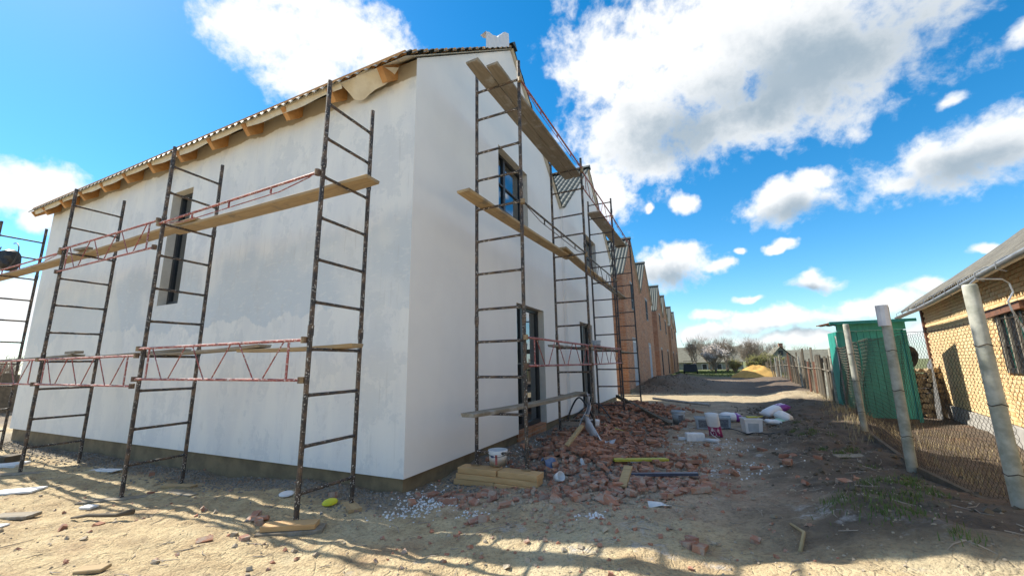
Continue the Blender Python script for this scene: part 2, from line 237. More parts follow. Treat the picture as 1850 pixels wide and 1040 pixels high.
M = dict(
    ground=m_ground(), plaster=m_plaster(False), facade=m_plaster(True),
    concrete=simple('foundation_concrete', (.235, .18, .105), (.15, .115, .07), 3, .9, .4),
    reveal=simple('reveal_plaster', (.62, .60, .55), (.54, .52, .48), 5, .85, .1),
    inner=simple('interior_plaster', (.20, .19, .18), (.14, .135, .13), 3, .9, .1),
    brickF=m_brick('house_brick', (.58, .25, .11), (.27, .10, .05), (.42, .31, .22), 1),
    brickS=m_brick('house_brick_side', (.44, .20, .10), (.28, .115, .06), (.36, .27, .20), 0),
    mortar=simple('mortar', (.64, .53, .37), (.52, .42, .28), 9, .95, .4), yellow_brick=None,
    lintel=simple('lintel_concrete', (.42, .41, .39), (.33, .32, .30), 6, .9, .2),
    tile=m_tile(), glass=m_glass(), frame=simple('dark_frame', (.018, .021, .026), (.03, .032, .036), 20, .4, .02),
    framew=simple('white_frame', (.7, .72, .75), (.6, .62, .65), 20, .4, .02),
    rafter=m_wood('rafter_wood', (.56, .29, .10), (.42, .20, .065), (4, 4, 4)),
    membrane=simple('membrane', (.66, .62, .52), (.58, .53, .43), 6, .7, .3),
    plank=m_wood('scaffold_plank', (.50, .36, .19), (.36, .25, .13), (1.5, 22, 22), .8, (.20, .165, .12)),
    plankg=m_wood('weathered_plank', (.32, .27, .205), (.22, .185, .135), (1.5, 22, 22), .85, (.42, .40, .36)),
    lumber=m_wood('fresh_lumber', (.66, .43, .21), (.53, .31, .13), (2, 22, 22), .7, None, .25),
    pole=m_splat('scaffold_paint', (.028, .025, .026), (.62, .59, .54), .60, (.13, .085, .055)),
    poler=m_splat('scaffold_paint_far', (.030, .028, .032), (.42, .40, .38), .62, (.06, .042, .036)),
    red=m_splat('red_rail_paint', (.22, .045, .04), (.62, .55, .52), .565, (.36, .085, .07)),
    rust=m_splat('rusty_clamp', (.10, .055, .035), (.30, .22, .16), .64),
    brick=m_brickpiece(), stone=simple('rubble', (.42, .355, .27), (.27, .22, .165), 5, .95, .5),
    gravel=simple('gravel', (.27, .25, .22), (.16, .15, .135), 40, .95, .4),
    foam=simple('plaster_crumbs', (.78, .78, .78), (.62, .63, .65), 8, .9, .3),
    white=simple('white_plastic', (.74, .74, .75), (.66, .66, .68), 6, .45, .05),
    greyp=simple('grey_plastic', (.42, .47, .52), (.34, .38, .42), 6, .5, .05),
    darkprint=simple('dark_print', (.10, .11, .13), (.20, .21, .23), 26, .5, .02),
    redprint=simple('red_print', (.42, .12, .12), (.36, .10, .10), 30, .5, .02), blueprint=simple('blue_print', (.07, .10, .30), (.05, .08, .24), 30, .5, .02),
    film=simple('plastic_film', (.66, .66, .70), (.54, .54, .58), 7, .4, .3),
    yellow=simple('yellow_plastic', (.72, .70, .03), (.58, .56, .02), 7, .5, .1), lime=simple('yellow_strip', (.50, .46, .06), (.38, .36, .05), 7, .6, .15),
    black=simple('black_plastic', (.015, .015, .018), (.03, .03, .034), 12, .45, .1),
    bluegrey=simple('blue_grey_metal', (.10, .12, .18), (.08, .09, .13), 9, .4, .05, .4),
    sackA=m_logo('printed_sack', (.76, .76, .78), (.33, .03, .14), (.85, .75, .8), .0, .14), sackB=m_logo('printed_sack_violet', (.74, .74, .77), (.20, .04, .30), (.8, .7, .82), .08, .16),
    sackw=simple('white_sack', (.72, .74, .76), (.62, .65, .68), 6, .55, .4), green_tint=simple('green_bag', (.25, .55, .42), (.35, .6, .5), 6, .5, .2),
    post=simple('concrete_post', (.46, .46, .41), (.24, .25, .205), 6, .92, .9, det=9), wire=simple('rusty_wire', (.085, .065, .05), (.05, .042, .036), 30, .6, .1, .5),
    kerb=simple('old_board', (.13, .105, .075), (.085, .07, .05), 8, .9, .4),
    teal=m_wood('teal_boards', (.04, .36, .295), (.03, .28, .23), (14, 14, 1.2), .55, (.04, .40, .33), .2),
    teald=simple('dark_teal', (.02, .26, .22), (.015, .2, .17), 8, .6, .2), rusty=simple('rusty_sheet', (.22, .10, .06), (.14, .07, .05), 5, .7, .3),
    slate=None, gutter=simple('zinc_gutter', (.40, .41, .42), (.30, .31, .32), 6, .45, .15, .6),
    pipe=simple('asbestos_pipe', (.55, .52, .48), (.45, .42, .38), 6, .9, .2),
    bark=simple('bark', (.16, .13, .10), (.11, .09, .07), 12, .95, .4), twig=simple('twigs', (.38, .32, .26), (.30, .25, .20), 5, .95, .1),
    blossom=simple('blossom', (.66, .61, .57), (.52, .47, .43), 3, .8, .05), bush=simple('catkin_leaves', (.26, .25, .055), (.18, .19, .045), 2, .8, .05),
    grass=simple('grass_blades', (.07, .13, .025), (.12, .15, .04), 3, .8, .05, rand=0), straw=simple('dry_stalks', (.40, .32, .18), (.30, .24, .13), 5, .85, .1),
    sand=simple('sand', (.56, .34, .10), (.46, .27, .075), 3, .95, .6, det=8), postw=m_wood('old_fence_wood', (.27, .24, .195), (.16, .14, .11), (10, 10, 1), .9, (.42, .38, .30), .6),
    farroof=simple('far_slate_roof', (.17, .165, .13), (.13, .125, .095), 2, .9, .2), farwall=simple('far_wall', (.30, .30, .26), (.25, .25, .21), 2, .9, .1),
    log=simple('log_ends', (.45, .34, .20), (.30, .21, .12), 12, .9, .3, rand=.5), tyre=simple('rubber', (.02, .02, .02), (.03, .03, .03), 20, .8, .2),
    tarp=simple('black_tarp', (.012, .014, .022), (.02, .022, .03), 3, .4, .4),
)
def m_slate():
    k = NT('weathered_slate', .92); n = k.noise(2.5, 7, .68); c = k.mix(k.step(n, .34, .68), (.17, .165, .145), (.085, .08, .07)); c = k.mix(k.step(k.noise(14, 5, .7), .52, .66, 0, .4), c, (.24, .22, .17)); k.color(c); k.bump(k.noise(25, 5, .65), .5, .015); return k.m
M['slate'] = m_slate()
def m_ybrick():
    k = NT('yellow_red_brick', .9); r = k.rnd(); c = k.mix(k.step(k.noise(2.2, 4, .6), .4, .62), (.78, .56, .27), (.74, .43, .19)); c = k.mix(k.math('MULTIPLY', r, .45), c, (.84, .72, .46)); c = k.mix(k.step(k.noise(22, 5, .7), .5, .7, 0, .22), c, (.26, .14, .075)); k.color(c); k.bump(k.noise(40, 4, .6), .5, .01); return k.m
M['yellow_brick'] = m_ybrick()

# ------------------------------------------------------------------ mesh helpers
class MB:
    def __init__(s): s.v = []; s.f = []
    def add(s, vs, fs): b = len(s.v); s.v += [tuple(p) for p in vs]; s.f += [tuple(b + i for i in q) for q in fs]; return s
    def box(s, x0, y0, z0, x1, y1, z1):
        return s.add([(x0, y0, z0), (x1, y0, z0), (x1, y1, z0), (x0, y1, z0), (x0, y0, z1), (x1, y0, z1), (x1, y1, z1), (x0, y1, z1)], [(0, 3, 2, 1), (4, 5, 6, 7), (0, 1, 5, 4), (1, 2, 6, 5), (2, 3, 7, 6), (3, 0, 4, 7)])
    def bar(s, a, b, w, h, up=(0, 0, 1)):           # rectangular bar from a to b
        a, b = Vector(a), Vector(b); d = (b - a).normalized(); sx = d.cross(Vector(up)).normalized() * (w / 2); sz = sx.cross(d).normalized() * (h / 2)
        vs = [p + i * sx + j * sz for p in (a, b) for i, j in ((-1, -1), (1, -1), (1, 1), (-1, 1))]
        return s.add(vs, [(0, 1, 2, 3), (7, 6, 5, 4), (0, 4, 5, 1), (1, 5, 6, 2), (2, 6, 7, 3), (3, 7, 4, 0)])
    def tube(s, pts, rad, n=8, cap=True):
        pts = [Vector(p) for p in pts]; rr = rad if isinstance(rad, (list, tuple)) else [rad] * len(pts); rings = []; ref = None
        for i, p in enumerate(pts):
            d = (pts[min(i + 1, len(pts) - 1)] - pts[max(i - 1, 0)]).normalized()
            if ref is None: ref = Vector((0, 0, 1)) if abs(d.z) < .9 else Vector((1, 0, 0))
            u = d.cross(ref).normalized(); ref = u.cross(d).normalized()
            rings.append([p + rr[i] * (math.cos(2 * math.pi * k / n) * u + math.sin(2 * math.pi * k / n) * ref) for k in range(n)])
        fs = []
        for i in range(len(pts) - 1):
            for k in range(n): fs.append((i * n + k, i * n + (k + 1) % n, (i + 1) * n + (k + 1) % n, (i + 1) * n + k))
        if cap: fs += [tuple(range(n))[::-1], tuple((len(pts) - 1) * n + k for k in range(n))]
        return s.add([p for r_ in rings for p in r_], fs)
    def grid(s, fn, nu, nv):
        vs = [fn(i / nu, j / nv) for j in range(nv + 1) for i in range(nu + 1)]
        return s.add(vs, [(j * (nu + 1) + i, j * (nu + 1) + i + 1, (j + 1) * (nu + 1) + i + 1, (j + 1) * (nu + 1) + i) for j in range(nv) for i in range(nu)])
    def lathe(s, prof, n=20, c=(0, 0, 0)):
        vs = [(c[0] + r_ * math.cos(2 * math.pi * k / n), c[1] + r_ * math.sin(2 * math.pi * k / n), c[2] + z) for r_, z in prof for k in range(n)]
        fs = [(i * n + k, i * n + (k + 1) % n, (i + 1) * n + (k + 1) % n, (i + 1) * n + k) for i in range(len(prof) - 1) for k in range(n)]
        return s.add(vs, fs)
    def mesh(s, name, mat, smooth=False):
        me = bpy.data.meshes.new(name); me.from_pydata(s.v, [], s.f); me.materials.append(mat)
        if smooth: me.polygons.foreach_set('use_smooth', [True] * len(me.polygons))
        me.update(); return me
def props(o, label=None, cat=None, group=None, kind=None):
    for k, v in (('label', label), ('category', cat), ('group', group), ('kind', kind)):
        if v: o[k] = v
    return o
def place(name, me, parent=None, loc=(0, 0, 0), rot=(0, 0, 0), **kw):
    o = bpy.data.objects.new(name, me); COL.objects.link(o); o.location = loc; o.rotation_euler = rot
    if parent: o.parent = parent
    return props(o, **kw)
def obj(name, mb, mat, parent=None, smooth=False, loc=(0, 0, 0), rot=(0, 0, 0), **kw): return place(name, mb.mesh(name, mat, smooth), parent, loc, rot, **kw)
def thing(name, loc, label, cat, group=None, rotz=0): return place(name, None, None, loc, (0, 0, rotz), label=label, cat=cat, group=group)
def bevel(o, w, seg=1):
    m = o.modifiers.new('bevel', 'BEVEL'); m.width = w; m.segments = seg; m.limit_method = 'ANGLE'; return o

# ------------------------------------------------------------------ ground
TAB = RNG.rand(256, 256)
def vnoise(x, y):
    x = np.asarray(x, float); y = np.asarray(y, float); xi = np.floor(x).astype(int); yi = np.floor(y).astype(int); fx = x - xi; fy = y - yi
    fx = fx * fx * (3 - 2 * fx); fy = fy * fy * (3 - 2 * fy); a = xi & 255; b = yi & 255; a1 = (a + 1) & 255; b1 = (b + 1) & 255
    return (TAB[a, b] * (1 - fx) + TAB[a1, b] * fx) * (1 - fy) + (TAB[a, b1] * (1 - fx) + TAB[a1, b1] * fx) * fy
def fbm(x, y, o=4):
    s = 0.; a = .5
    for i in range(o): s = s + a * (vnoise(x * 2 ** i + 17 * i, y * 2 ** i + 31 * i) - .5); a *= .5
    return s
def ss(v, a, b): t = np.clip((np.asarray(v, float) - a) / (b - a), 0, 1); return t * t * (3 - 2 * t)
FENCE = [(5.45, -4.5), (5.65, -1.4), (5.84, .54), (5.82, 2.44), (6.17, 5.26), (7.17, 11.02), (7.75, 17.), (8.9, 30.), (9.5, 46.)]
def fence_x(y): return np.interp(y, [p[1] for p in FENCE], [p[0] for p in FENCE])
def hgt(x, y):
    x = np.asarray(x, float); y = np.asarray(y, float)
    h = -.12 * ss(-x, 1, 4) + .06 * ss(x, 1.5, 4) + .13 * ss(x, .3, 3.2) * (1 - ss(y, .2, 2.2))
    near = 1 - ss(np.hypot(x - 2, y - 2), 30, 80)
    h = h + near * (.14 * fbm(x * .5, y * .5, 3) + .07 * fbm(x * 2.3 + 3, y * 2.3, 4) + .055 * fbm(x * 8, y * 8, 4))
    dx = x - fence_x(y)
    bank = ss(dx, -2.1, -.7) * (1 - ss(dx, .15, .8)) * (1 - ss(y, 34, 40)); h = h + .22 * bank * (1 + 1.2 * fbm(x * 1.7, y * 1.7, 3))
    h = h - .10 * ss(dx, .2, 1.) * (1 - ss(y, 30, 40))
    # rubble mound along the facade
    mx_ = .95 + .35 * np.sin(y * .9); md = np.exp(-((x - 1.25) / mx_) ** 2) * ss(y, .9, 2.2) * (1 - ss(y, 9.5, 12.8)); h = h + .18 * md * (1 + 1.4 * fbm(x * 1.3 + 9, y * 1.3, 3))
    # dug soil in front of the brick houses
    h = h + .55 * np.exp(-((x - 1.6) / 1.9) ** 2) * ss(y, 17.5, 20.5) * (1 - ss(y, 30, 37)) * (1 + 1.8 * fbm(x * .9, y * .9, 3))
    h = h + .25 * np.exp(-((x - 1.6) / 1.6) ** 2) * ss(y, 36, 39) * (1 - ss(y, 50, 54))
    return h
def gz(x, y): return float(hgt(x, y))
def axis(segs):
    a = []
    for s0, s1, st in segs: a += list(np.arange(s0, s1, st))
    return np.array(a + [segs[-1][1]])
gx = axis([(-700, -60, 40), (-60, -14, 2), (-14, -7, .12), (-7, 7, .05), (7, 12, .15), (12, 40, 1.5), (40, 700, 44)])
gy = axis([(-60, -7, 4), (-7, -2.6, .12), (-2.6, 4.2, .045), (4.2, 10, .085), (10, 22, .16), (22, 60, .6), (60, 120, 4), (120, 1500, 60)])
GX, GY = np.meshgrid(gx, gy); GZ = hgt(GX, GY)
me = bpy.data.meshes.new('ground'); nx, ny = len(gx), len(gy)
idx = np.arange(nx * ny).reshape(ny, nx); F4 = np.stack([idx[:-1, :-1], idx[:-1, 1:], idx[1:, 1:], idx[1:, :-1]], -1).reshape(-1, 4)
me.vertices.add(nx * ny); me.vertices.foreach_set('co', np.stack([GX, GY, GZ], -1).reshape(-1).astype(np.float32))
me.loops.add(F4.size); me.loops.foreach_set('vertex_index', F4.reshape(-1).astype(np.int32)); me.polygons.add(len(F4)); me.polygons.foreach_set('loop_start', np.arange(0, F4.size, 4, dtype=np.int32)); me.polygons.foreach_set('loop_total', np.full(len(F4), 4, dtype=np.int32))
me.polygons.foreach_set('use_smooth', [True] * len(F4)); me.materials.append(M['ground']); me.update(); me.validate()
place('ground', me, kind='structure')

# ------------------------------------------------------------------ walls with openings
def holed(outer, holes, depth, to3, nrm):
    """sheet with rectangular openings, and their reveals, as two MBs; to3 maps (a, z, depth) to a point"""
    loops = [[Vector((p[0], p[1], 0)) for p in outer]] + [[Vector((h[0], h[1], 0)), Vector((h[0], h[3], 0)), Vector((h[2], h[3], 0)), Vector((h[2], h[1], 0))] for h in holes]
    tris = geometry.tessellate_polygon(loops); flat = [p for l in loops for p in l]
    w = MB(); pts = [to3(p.x, p.y, 0) for p in flat]; fs = []
    for t in tris:
        a, b, c = (Vector(pts[i]) for i in t); fs.append(tuple(t) if (b - a).cross(c - a).dot(nrm) > 0 else tuple(t)[::-1])
    w.add(pts, fs); r_ = MB()
    for h in holes:
        q = [(h[0], h[1]), (h[2], h[1]), (h[2], h[3]), (h[0], h[3])]
        for i in range(4):
            a, b = q[i], q[(i + 1) % 4]; r_.add([to3(*a, 0), to3(*b, 0), to3(*b, depth), to3(*a, depth)], [(0, 1, 2, 3)])
    return w, r_
def window(parent, to3, h, depth, mull=(), trans=(), fw=.06, mat='frame', sill=False, name='window'):
    """a window: outer frame with mullions and glass panes, local to3(a, z, d)"""
    a0, z0, a1, z1 = h; fr = MB()
    def rect(p0, q0, p1, q1, d0, d1):
        vs = [to3(p, q, d) for d in (d0, d1) for p, q in ((p0, q0), (p1, q0), (p1, q1), (p0, q1))]; fr.add(vs, [(0, 1, 2, 3), (7, 6, 5, 4), (0, 4, 5, 1), (1, 5, 6, 2), (2, 6, 7, 3), (3, 7, 4, 0)])
    d0, d1 = depth - .07, depth + .01
    rect(a0, z0, a0 + fw, z1, d0, d1); rect(a1 - fw, z0, a1, z1, d0, d1); rect(a0 + fw, z0, a1 - fw, z0 + fw * 1.3, d0, d1); rect(a0 + fw, z1 - fw, a1 - fw, z1, d0, d1)
    for m in mull: rect(m - fw * .8, z0 + fw * 1.3, m + fw * .8, z1 - fw, d0 + .004, d1)
    wroot = obj(name, fr, M[mat], parent)
    ed = [a0 + fw] + [e for m in mull for e in (m - fw * .8, m + fw * .8)] + [a1 - fw]; zs = [z0 + fw * 1.3] + list(trans) + [z1 - fw]
    for i in range(0, len(ed), 2):
        for j in range(len(zs) - 1):
            g = MB(); e0, e1 = ed[i], ed[i + 1]; f0, f1 = zs[j], zs[j + 1]; tw = random.uniform(-.006, .006)
            g.add([to3(e0, f0, depth - .025 + tw), to3(e1, f0, depth - .025), to3(e1, f1, depth - .025), to3(e0, f1, depth - .025 + tw)], [(0, 1, 2, 3)]); obj('pane', g, M['glass'], wroot)
        for t in trans:
            g = MB(); e0, e1 = ed[i], ed[i + 1]; vs = [to3(p, q, d) for d in (depth - .06, depth - .015) for p, q in ((e0, t - .02), (e1, t - .02), (e1, t + .02), (e0, t + .02))]; g.add(vs, [(0, 1, 2, 3), (7, 6, 5, 4), (0, 4, 5, 1), (1, 5, 6, 2), (2, 6, 7, 3), (3, 7, 4, 0)]); obj('glazing_bar', g, M[mat], wroot)
    return wroot

# metal tile sheet: local x along the ridge, y down the slope, z outwards
def tile_mesh(length, slope, per=.19, stp=.35):
    nc = int(length / per * 8); rows = []
    k = int(slope / stp) + 1
    for i in range(k): rows += [(i * stp + .001, .004), (min((i + 1) * stp, slope) - .001, .048)]
    us = np.linspace(0, length, nc + 1); vs = np.array([r_[0] for r_ in rows]); zz = np.array([r_[1] for r_ in rows])
    U, V = np.meshgrid(us, vs); Z = zz[:, None] + .034 * (.5 + .5 * np.cos(2 * np.pi * U / per)) ** 1.3
    V = V + .03 * (.5 + .5 * np.cos(2 * np.pi * U / per)) * (zz[:, None] > .01) * 1.8
    nr = len(vs); mb = MB(); mb.v = [tuple(p) for p in np.stack([U, V, Z], -1).reshape(-1, 3)]
    ix = np.arange(nr * (nc + 1)).reshape(nr, nc + 1); mb.f = [tuple(q) for q in np.stack([ix[:-1, :-1], ix[1:, :-1], ix[1:, 1:], ix[:-1, 1:]], -1).reshape(-1, 4)]
    return mb.mesh('tile_roof', M['tile'])
PITCH = math.atan2(2.93, 3.55); UW = 7.05
TILE_L = tile_mesh(13.45, 5.12); TILE_S = tile_mesh(13.45, 4.62)
def gable_roof(parent, x_front, y0, eave_z, over_left, over_x=.10):
    """two tile slopes over one unit whose gable faces +X; local origin of the parent is the house base corner"""
    ya = y0 + UW / 2; za = eave_z + 2.93 + .13
    for sgn, meh in ((-1, TILE_L if over_left else TILE_S), (1, TILE_S)):
        dv = Vector((0, sgn * math.cos(PITCH), -math.sin(PITCH))); ux = Vector((-1, 0, 0)) if sgn > 0 else Vector((1, 0, 0)); nz_ = ux.cross(dv)
        org = Vector((x_front + over_x, ya, za)) if sgn > 0 else Vector((x_front + over_x - 13.45, ya, za))
        o = place('tile_roof', meh, parent); o.matrix_local = Matrix(((ux.x, dv.x, nz_.x, org.x), (ux.y, dv.y, nz_.y, org.y), (ux.z, dv.z, nz_.z, org.z), (0, 0, 0, 1)))
    cap = MB(); L0 = x_front + over_x
    cap.add([(L0 + .03, ya - .16, za - .075), (L0 + .03, ya, za + .075), (L0 + .03, ya + .16, za - .075), (L0 - 13.45, ya - .16, za - .075), (L0 - 13.45, ya, za + .075), (L0 - 13.45, ya + .16, za - .075)], [(0, 1, 4, 3), (1, 2, 5, 4), (0, 2, 1)])
    obj('ridge_cap', cap, M['tile'], parent)
    # deck closing the roof below the sheets
    dk = MB(); t = .10
    yl = y0 - (.36 if over_left else 0); zl = eave_z + .13 - (.36 * math.tan(PITCH) if over_left else 0)
    for a, b in (((yl, zl - t), (ya, za - t)), ((y0 + UW, eave_z + .13 - t), (ya, za - t))):
        dk.add([(L0 - .02, a[0], a[1]), (L0 - .02, b[0], b[1]), (L0 - 13.4, b[0], b[1]), (L0 - 13.4, a[0], a[1])], [(0, 1, 2, 3)])
    obj('underlay', dk, M['membrane'], parent)

# ------------------------------------------------------------------ white house
def white_house():
    H = thing('plastered_house', (0, 0, 0), 'white plastered two-storey twin house with tile gables behind scaffolding', 'house')
    EZ, B0 = 6.34, .18
    t3 = lambda a, z, d: (a, d, z)
    slit = (-6.62, 2.92, -5.84, 5.42)
    w, r_ = holed([(-13.0, B0), (0, B0), (0, EZ - .02), (-13.0, EZ - .02)], [slit], .24, t3, Vector((0, -1, 0)))
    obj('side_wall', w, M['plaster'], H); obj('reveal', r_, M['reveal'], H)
    window(H, t3, slit, .23, (), (), .075)
    def gab(y0): return [(y0, EZ), (y0 + UW / 2, EZ + 2.93), (y0 + UW, EZ)]
    # facade, unit by unit, the second standing 10 cm proud
    for i, (xf, holes) in enumerate(((0., [(2.80, 4.80, 4.42, 6.34), (3.62, .14, 5.32, 2.95)]), (.10, [(9.75, 4.80, 11.30, 6.34), (8.38, .30, 10.02, 2.95)]))):
        y0 = UW * i; tf = lambda a, z, d, xf=xf: (xf - d, a, z); dr = holes[1]
        # the door reaches the bottom edge: outline steps round it
        outer = [(y0, B0), (dr[0], B0), (dr[0], dr[3]), (dr[2], dr[3]), (dr[2], B0), (y0 + UW, B0), (y0 + UW, EZ), (y0 + UW / 2, EZ + 2.93), (y0, EZ)]
        w, r_ = holed(outer, [holes[0]], .24, tf, Vector((1, 0, 0)))
        for a, b in (((dr[0], B0), (dr[0], dr[3])), ((dr[0], dr[3]), (dr[2], dr[3])), ((dr[2], dr[3]), (dr[2], B0))): r_.add([tf(*a, 0), tf(*b, 0), tf(*b, .24), tf(*a, .24)], [(0, 1, 2, 3)])
        obj('facade_wall', w, M['facade'], H); obj('reveal', r_, M['reveal'], H)
        h = holes[0]; window(H, tf, h, .23, (h[0] + .62,), (5.05, 5.62), .06)
        d = (dr[0], B0 + .02, dr[2], dr[3]); window(H, tf, d, .23, (d[0] + .62,) if i == 0 else (d[0] + .9,), (1.62,), .075, name='glazed_door')
        th = MB().box(xf - .235, dr[0] - .0, -.35, xf - .02, dr[2], B0 + .015); obj('brick_threshold', th, M['brickF'], H)
        gable_roof(H, xf, y0, EZ, i == 0)
    ret = MB().add([(0, UW, B0), (.10, UW, B0), (.10, UW, EZ + .1), (0, UW, EZ + .1)], [(0, 1, 2, 3)]); obj('corner_return', ret, M['facade'], H)
    # other walls, inner back walls, plaster edge underneath
    ow = MB().add([(-13.0, 0, B0), (-13.0, 2 * UW, B0), (-13.0, 2 * UW, EZ), (-13.0, 1.5 * UW, EZ + 2.93), (-13.0, UW, EZ), (-13.0, UW / 2, EZ + 2.93), (-13.0, 0, EZ)], [(0, 6, 5, 4), (0, 4, 2, 1), (4, 3, 2)]).add([(-13.0, 2 * UW, B0), (.1, 2 * UW, B0), (.1, 2 * UW, EZ), (-13.0, 2 * UW, EZ)], [(0, 1, 2, 3)])
    obj('outer_wall', ow, M['facade'], H)
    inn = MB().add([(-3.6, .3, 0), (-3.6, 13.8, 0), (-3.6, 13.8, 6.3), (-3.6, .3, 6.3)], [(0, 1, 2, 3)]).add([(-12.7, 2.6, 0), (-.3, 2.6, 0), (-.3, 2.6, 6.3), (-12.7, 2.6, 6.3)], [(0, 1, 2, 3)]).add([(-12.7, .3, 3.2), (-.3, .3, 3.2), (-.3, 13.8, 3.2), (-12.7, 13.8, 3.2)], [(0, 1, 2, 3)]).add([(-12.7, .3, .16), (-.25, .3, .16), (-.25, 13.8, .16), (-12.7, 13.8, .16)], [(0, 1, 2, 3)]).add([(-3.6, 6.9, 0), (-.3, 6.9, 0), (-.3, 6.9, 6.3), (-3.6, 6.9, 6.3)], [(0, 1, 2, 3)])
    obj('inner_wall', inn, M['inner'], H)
    lip = MB().add([(-13, 0, B0), (0, 0, B0), (0, .06, B0), (-13, .06, B0)], [(0, 1, 2, 3)]).add([(0, 0, B0 - .001), (0, 2 * UW, B0 - .001), (-.06, 2 * UW, B0 - .001), (-.06, 0, B0 - .001)], [(0, 1, 2, 3)]); obj('starter_strip', lip, M['frame'], H)
    fd = MB().box(-12.93, .05, -.8, -.05, 14.02, B0 + .004); obj('foundation', fd, M['concrete'], H)
    fd2 = MB().box(-.05, UW + .05, -.8, .05, 14.02, B0 - .004); obj('foundation', fd2, M['concrete'], H)
    # rafter tails, eaves board, hanging membrane
    tp = math.tan(PITCH)
    def rz(y): return EZ + .02 + y * tp
    rm = MB().bar((0, .30, .30 * tp - .045), (0, -.29, -.29 * tp - .045), .10, .22, (0, 0, 1)); rme = rm.mesh('rafter_tail', M['rafter'])
    for x in [-.42] + [-1.52 - 1.105 * i for i in range(11)]: place('rafter_tail', rme, H, (x, 0, rz(0) - .085), (0, 0, random.uniform(-.02, .02)))
    obj('rafter_tail', MB().bar((-13.22, .3, rz(.3) - .085), (-13.22, -.33, rz(-.33) - .085), .05, .15), M['rafter'], H)
    obj('eaves_board', MB().bar((-13.28, -.335, rz(-.33) + .075), (.06, -.335, rz(-.33) + .075), .03, .06), M['rafter'], H)
    so_ = MB().grid(lambda u, v: (-13.2 + 11.95 * u, -.352 + .05 * v, rz(-.33) + .05 - (.125 + .02 * math.sin(u * 23)) * v - .012 * math.sin(u * 70) * v), 90, 2); obj('soffit_membrane', so_, M['membrane'], H)
    fl = MB().grid(lambda u, v: (-1.30 + .92 * u + .10 * v, -.34 + .24 * v + .025 * math.sin(9 * u), rz(-.33) + .02 + .22 * v * u ** 2 - v * (.16 + .10 * (1 - abs(2 * u - .9))) + .025 * math.sin(11 * u + 3 * v)), 22, 8); obj('hanging_membrane', fl, M['membrane'], H, True)
    for i in range(15):      # roof battens whose ends show along the verge
        v = .18 + i * .35; y = UW / 2 - v * math.cos(PITCH); z = EZ + 2.93 + .13 - v * math.sin(PITCH) - .045
        if y < -.32: break
        obj('roof_batten', MB().bar((.085, y, z), (-13.2, y, z), .05, .05, (0, -math.sin(PITCH), math.cos(PITCH))), M['lumber'], H)
    return H
white_house()
o = obj('packing_sheet', MB().grid(lambda u, v: (.17 - .10 * max(0, v - .6) * 4 - .03 * math.sin(13 * u) * v, 1.95 + 1.15 * u, 8.02 + .955 * u + (.30 + .05 * math.sin(9 * u + 1) + .06 * abs(2 * u - 1)) * min(v / .6, 1) - .10 * max(0, v - .6) + .012 * math.sin(31 * u + 5 * v)), 20, 10), M['white'], None, False, label='crumpled white packing sheet lying on the roof verge below the ridge', cat='sheet')

# ------------------------------------------------------------------ brick twin houses
def brick_house(y0, label, w_dark):
    X = .05; H = thing('brick_house', (X, y0, 0), label, 'house', 'unfinished brick twin houses in a row'); EZ = 6.34
    for i in range(2):
        b = UW * i; c = b + UW / 2
        wn = (c - .62, 4.75, c + .48, 6.35); dr = (c - 1.15, .30, c - .05, 2.85) if i == 0 else (c - .35, .30, c + .75, 2.85)
        tf = lambda a, z, d: (-d, a, z)
        w, r_ = holed([(b, -.4), (b + UW, -.4), (b + UW, EZ), (c, EZ + 2.93), (b, EZ)], [wn, dr], .2, tf, Vector((1, 0, 0)))
        obj('facade_wall', w, M['brickF'], H); obj('reveal', r_, M['brickS'], H)
        window(H, tf, wn, .045, (c - .07,), (5.35,), .06, 'frame'); window(H, tf, dr, .05, ((dr[0] + dr[2]) / 2,), (), .06, 'framew' if w_dark == 0 else 'frame', name='glazed_door')
        obj('lintel', MB().box(-.1, dr[0] - .2, 2.86, .012, dr[2] + .2, 3.06), M['lintel'], H); obj('lintel', MB().box(-.1, wn[0] - .15, 6.36, .012, wn[2] + .15, 6.5), M['lintel'], H)
        gable_roof(H, 0, b, EZ, False, .12)
    obj('quoin', MB().box(-.45, -.006, -.4, .03, .42, EZ), M['brickS'], H)
    sw = MB().add([(-13, 0, -.4), (0, 0, -.4), (0, 0, EZ), (-13, 0, EZ)], [(0, 1, 2, 3)]); obj('side_wall', sw, M['brickS'], H); obj('side_wall', MB().add([(-13, 2 * UW, -.4), (0, 2 * UW, -.4), (0, 2 * UW, EZ), (-13, 2 * UW, EZ)], [(0, 3, 2, 1)]), M['brickS'], H)
    ow = MB().add([(-13.0, 0, -.4), (-13.0, 2 * UW, -.4), (-13.0, 2 * UW, EZ), (-13.0, 1.5 * UW, EZ + 2.93), (-13.0, UW, EZ), (-13.0, UW / 2, EZ + 2.93), (-13.0, 0, EZ)], [(0, 6, 5, 4), (0, 4, 2, 1), (4, 3, 2)]); obj('outer_wall', ow, M['brickF'], H)
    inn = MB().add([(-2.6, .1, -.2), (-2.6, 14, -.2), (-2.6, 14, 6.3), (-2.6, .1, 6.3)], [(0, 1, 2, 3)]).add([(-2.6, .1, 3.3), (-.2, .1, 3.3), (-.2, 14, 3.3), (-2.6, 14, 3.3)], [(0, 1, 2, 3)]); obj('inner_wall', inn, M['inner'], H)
    pl = MB().box(-12.9, .02, -.8, .04, 14.08, .22); obj('plinth', pl, M['concrete'], H)
for i, (y, l) in enumerate(((17.5, 'unfinished brick twin house next to the white house, scaffold pole before it'), (35.5, 'unfinished brick twin house in the middle of the brick row'), (53.5, 'unfinished brick twin house at the far end of the row'))): brick_house(y, l, i)

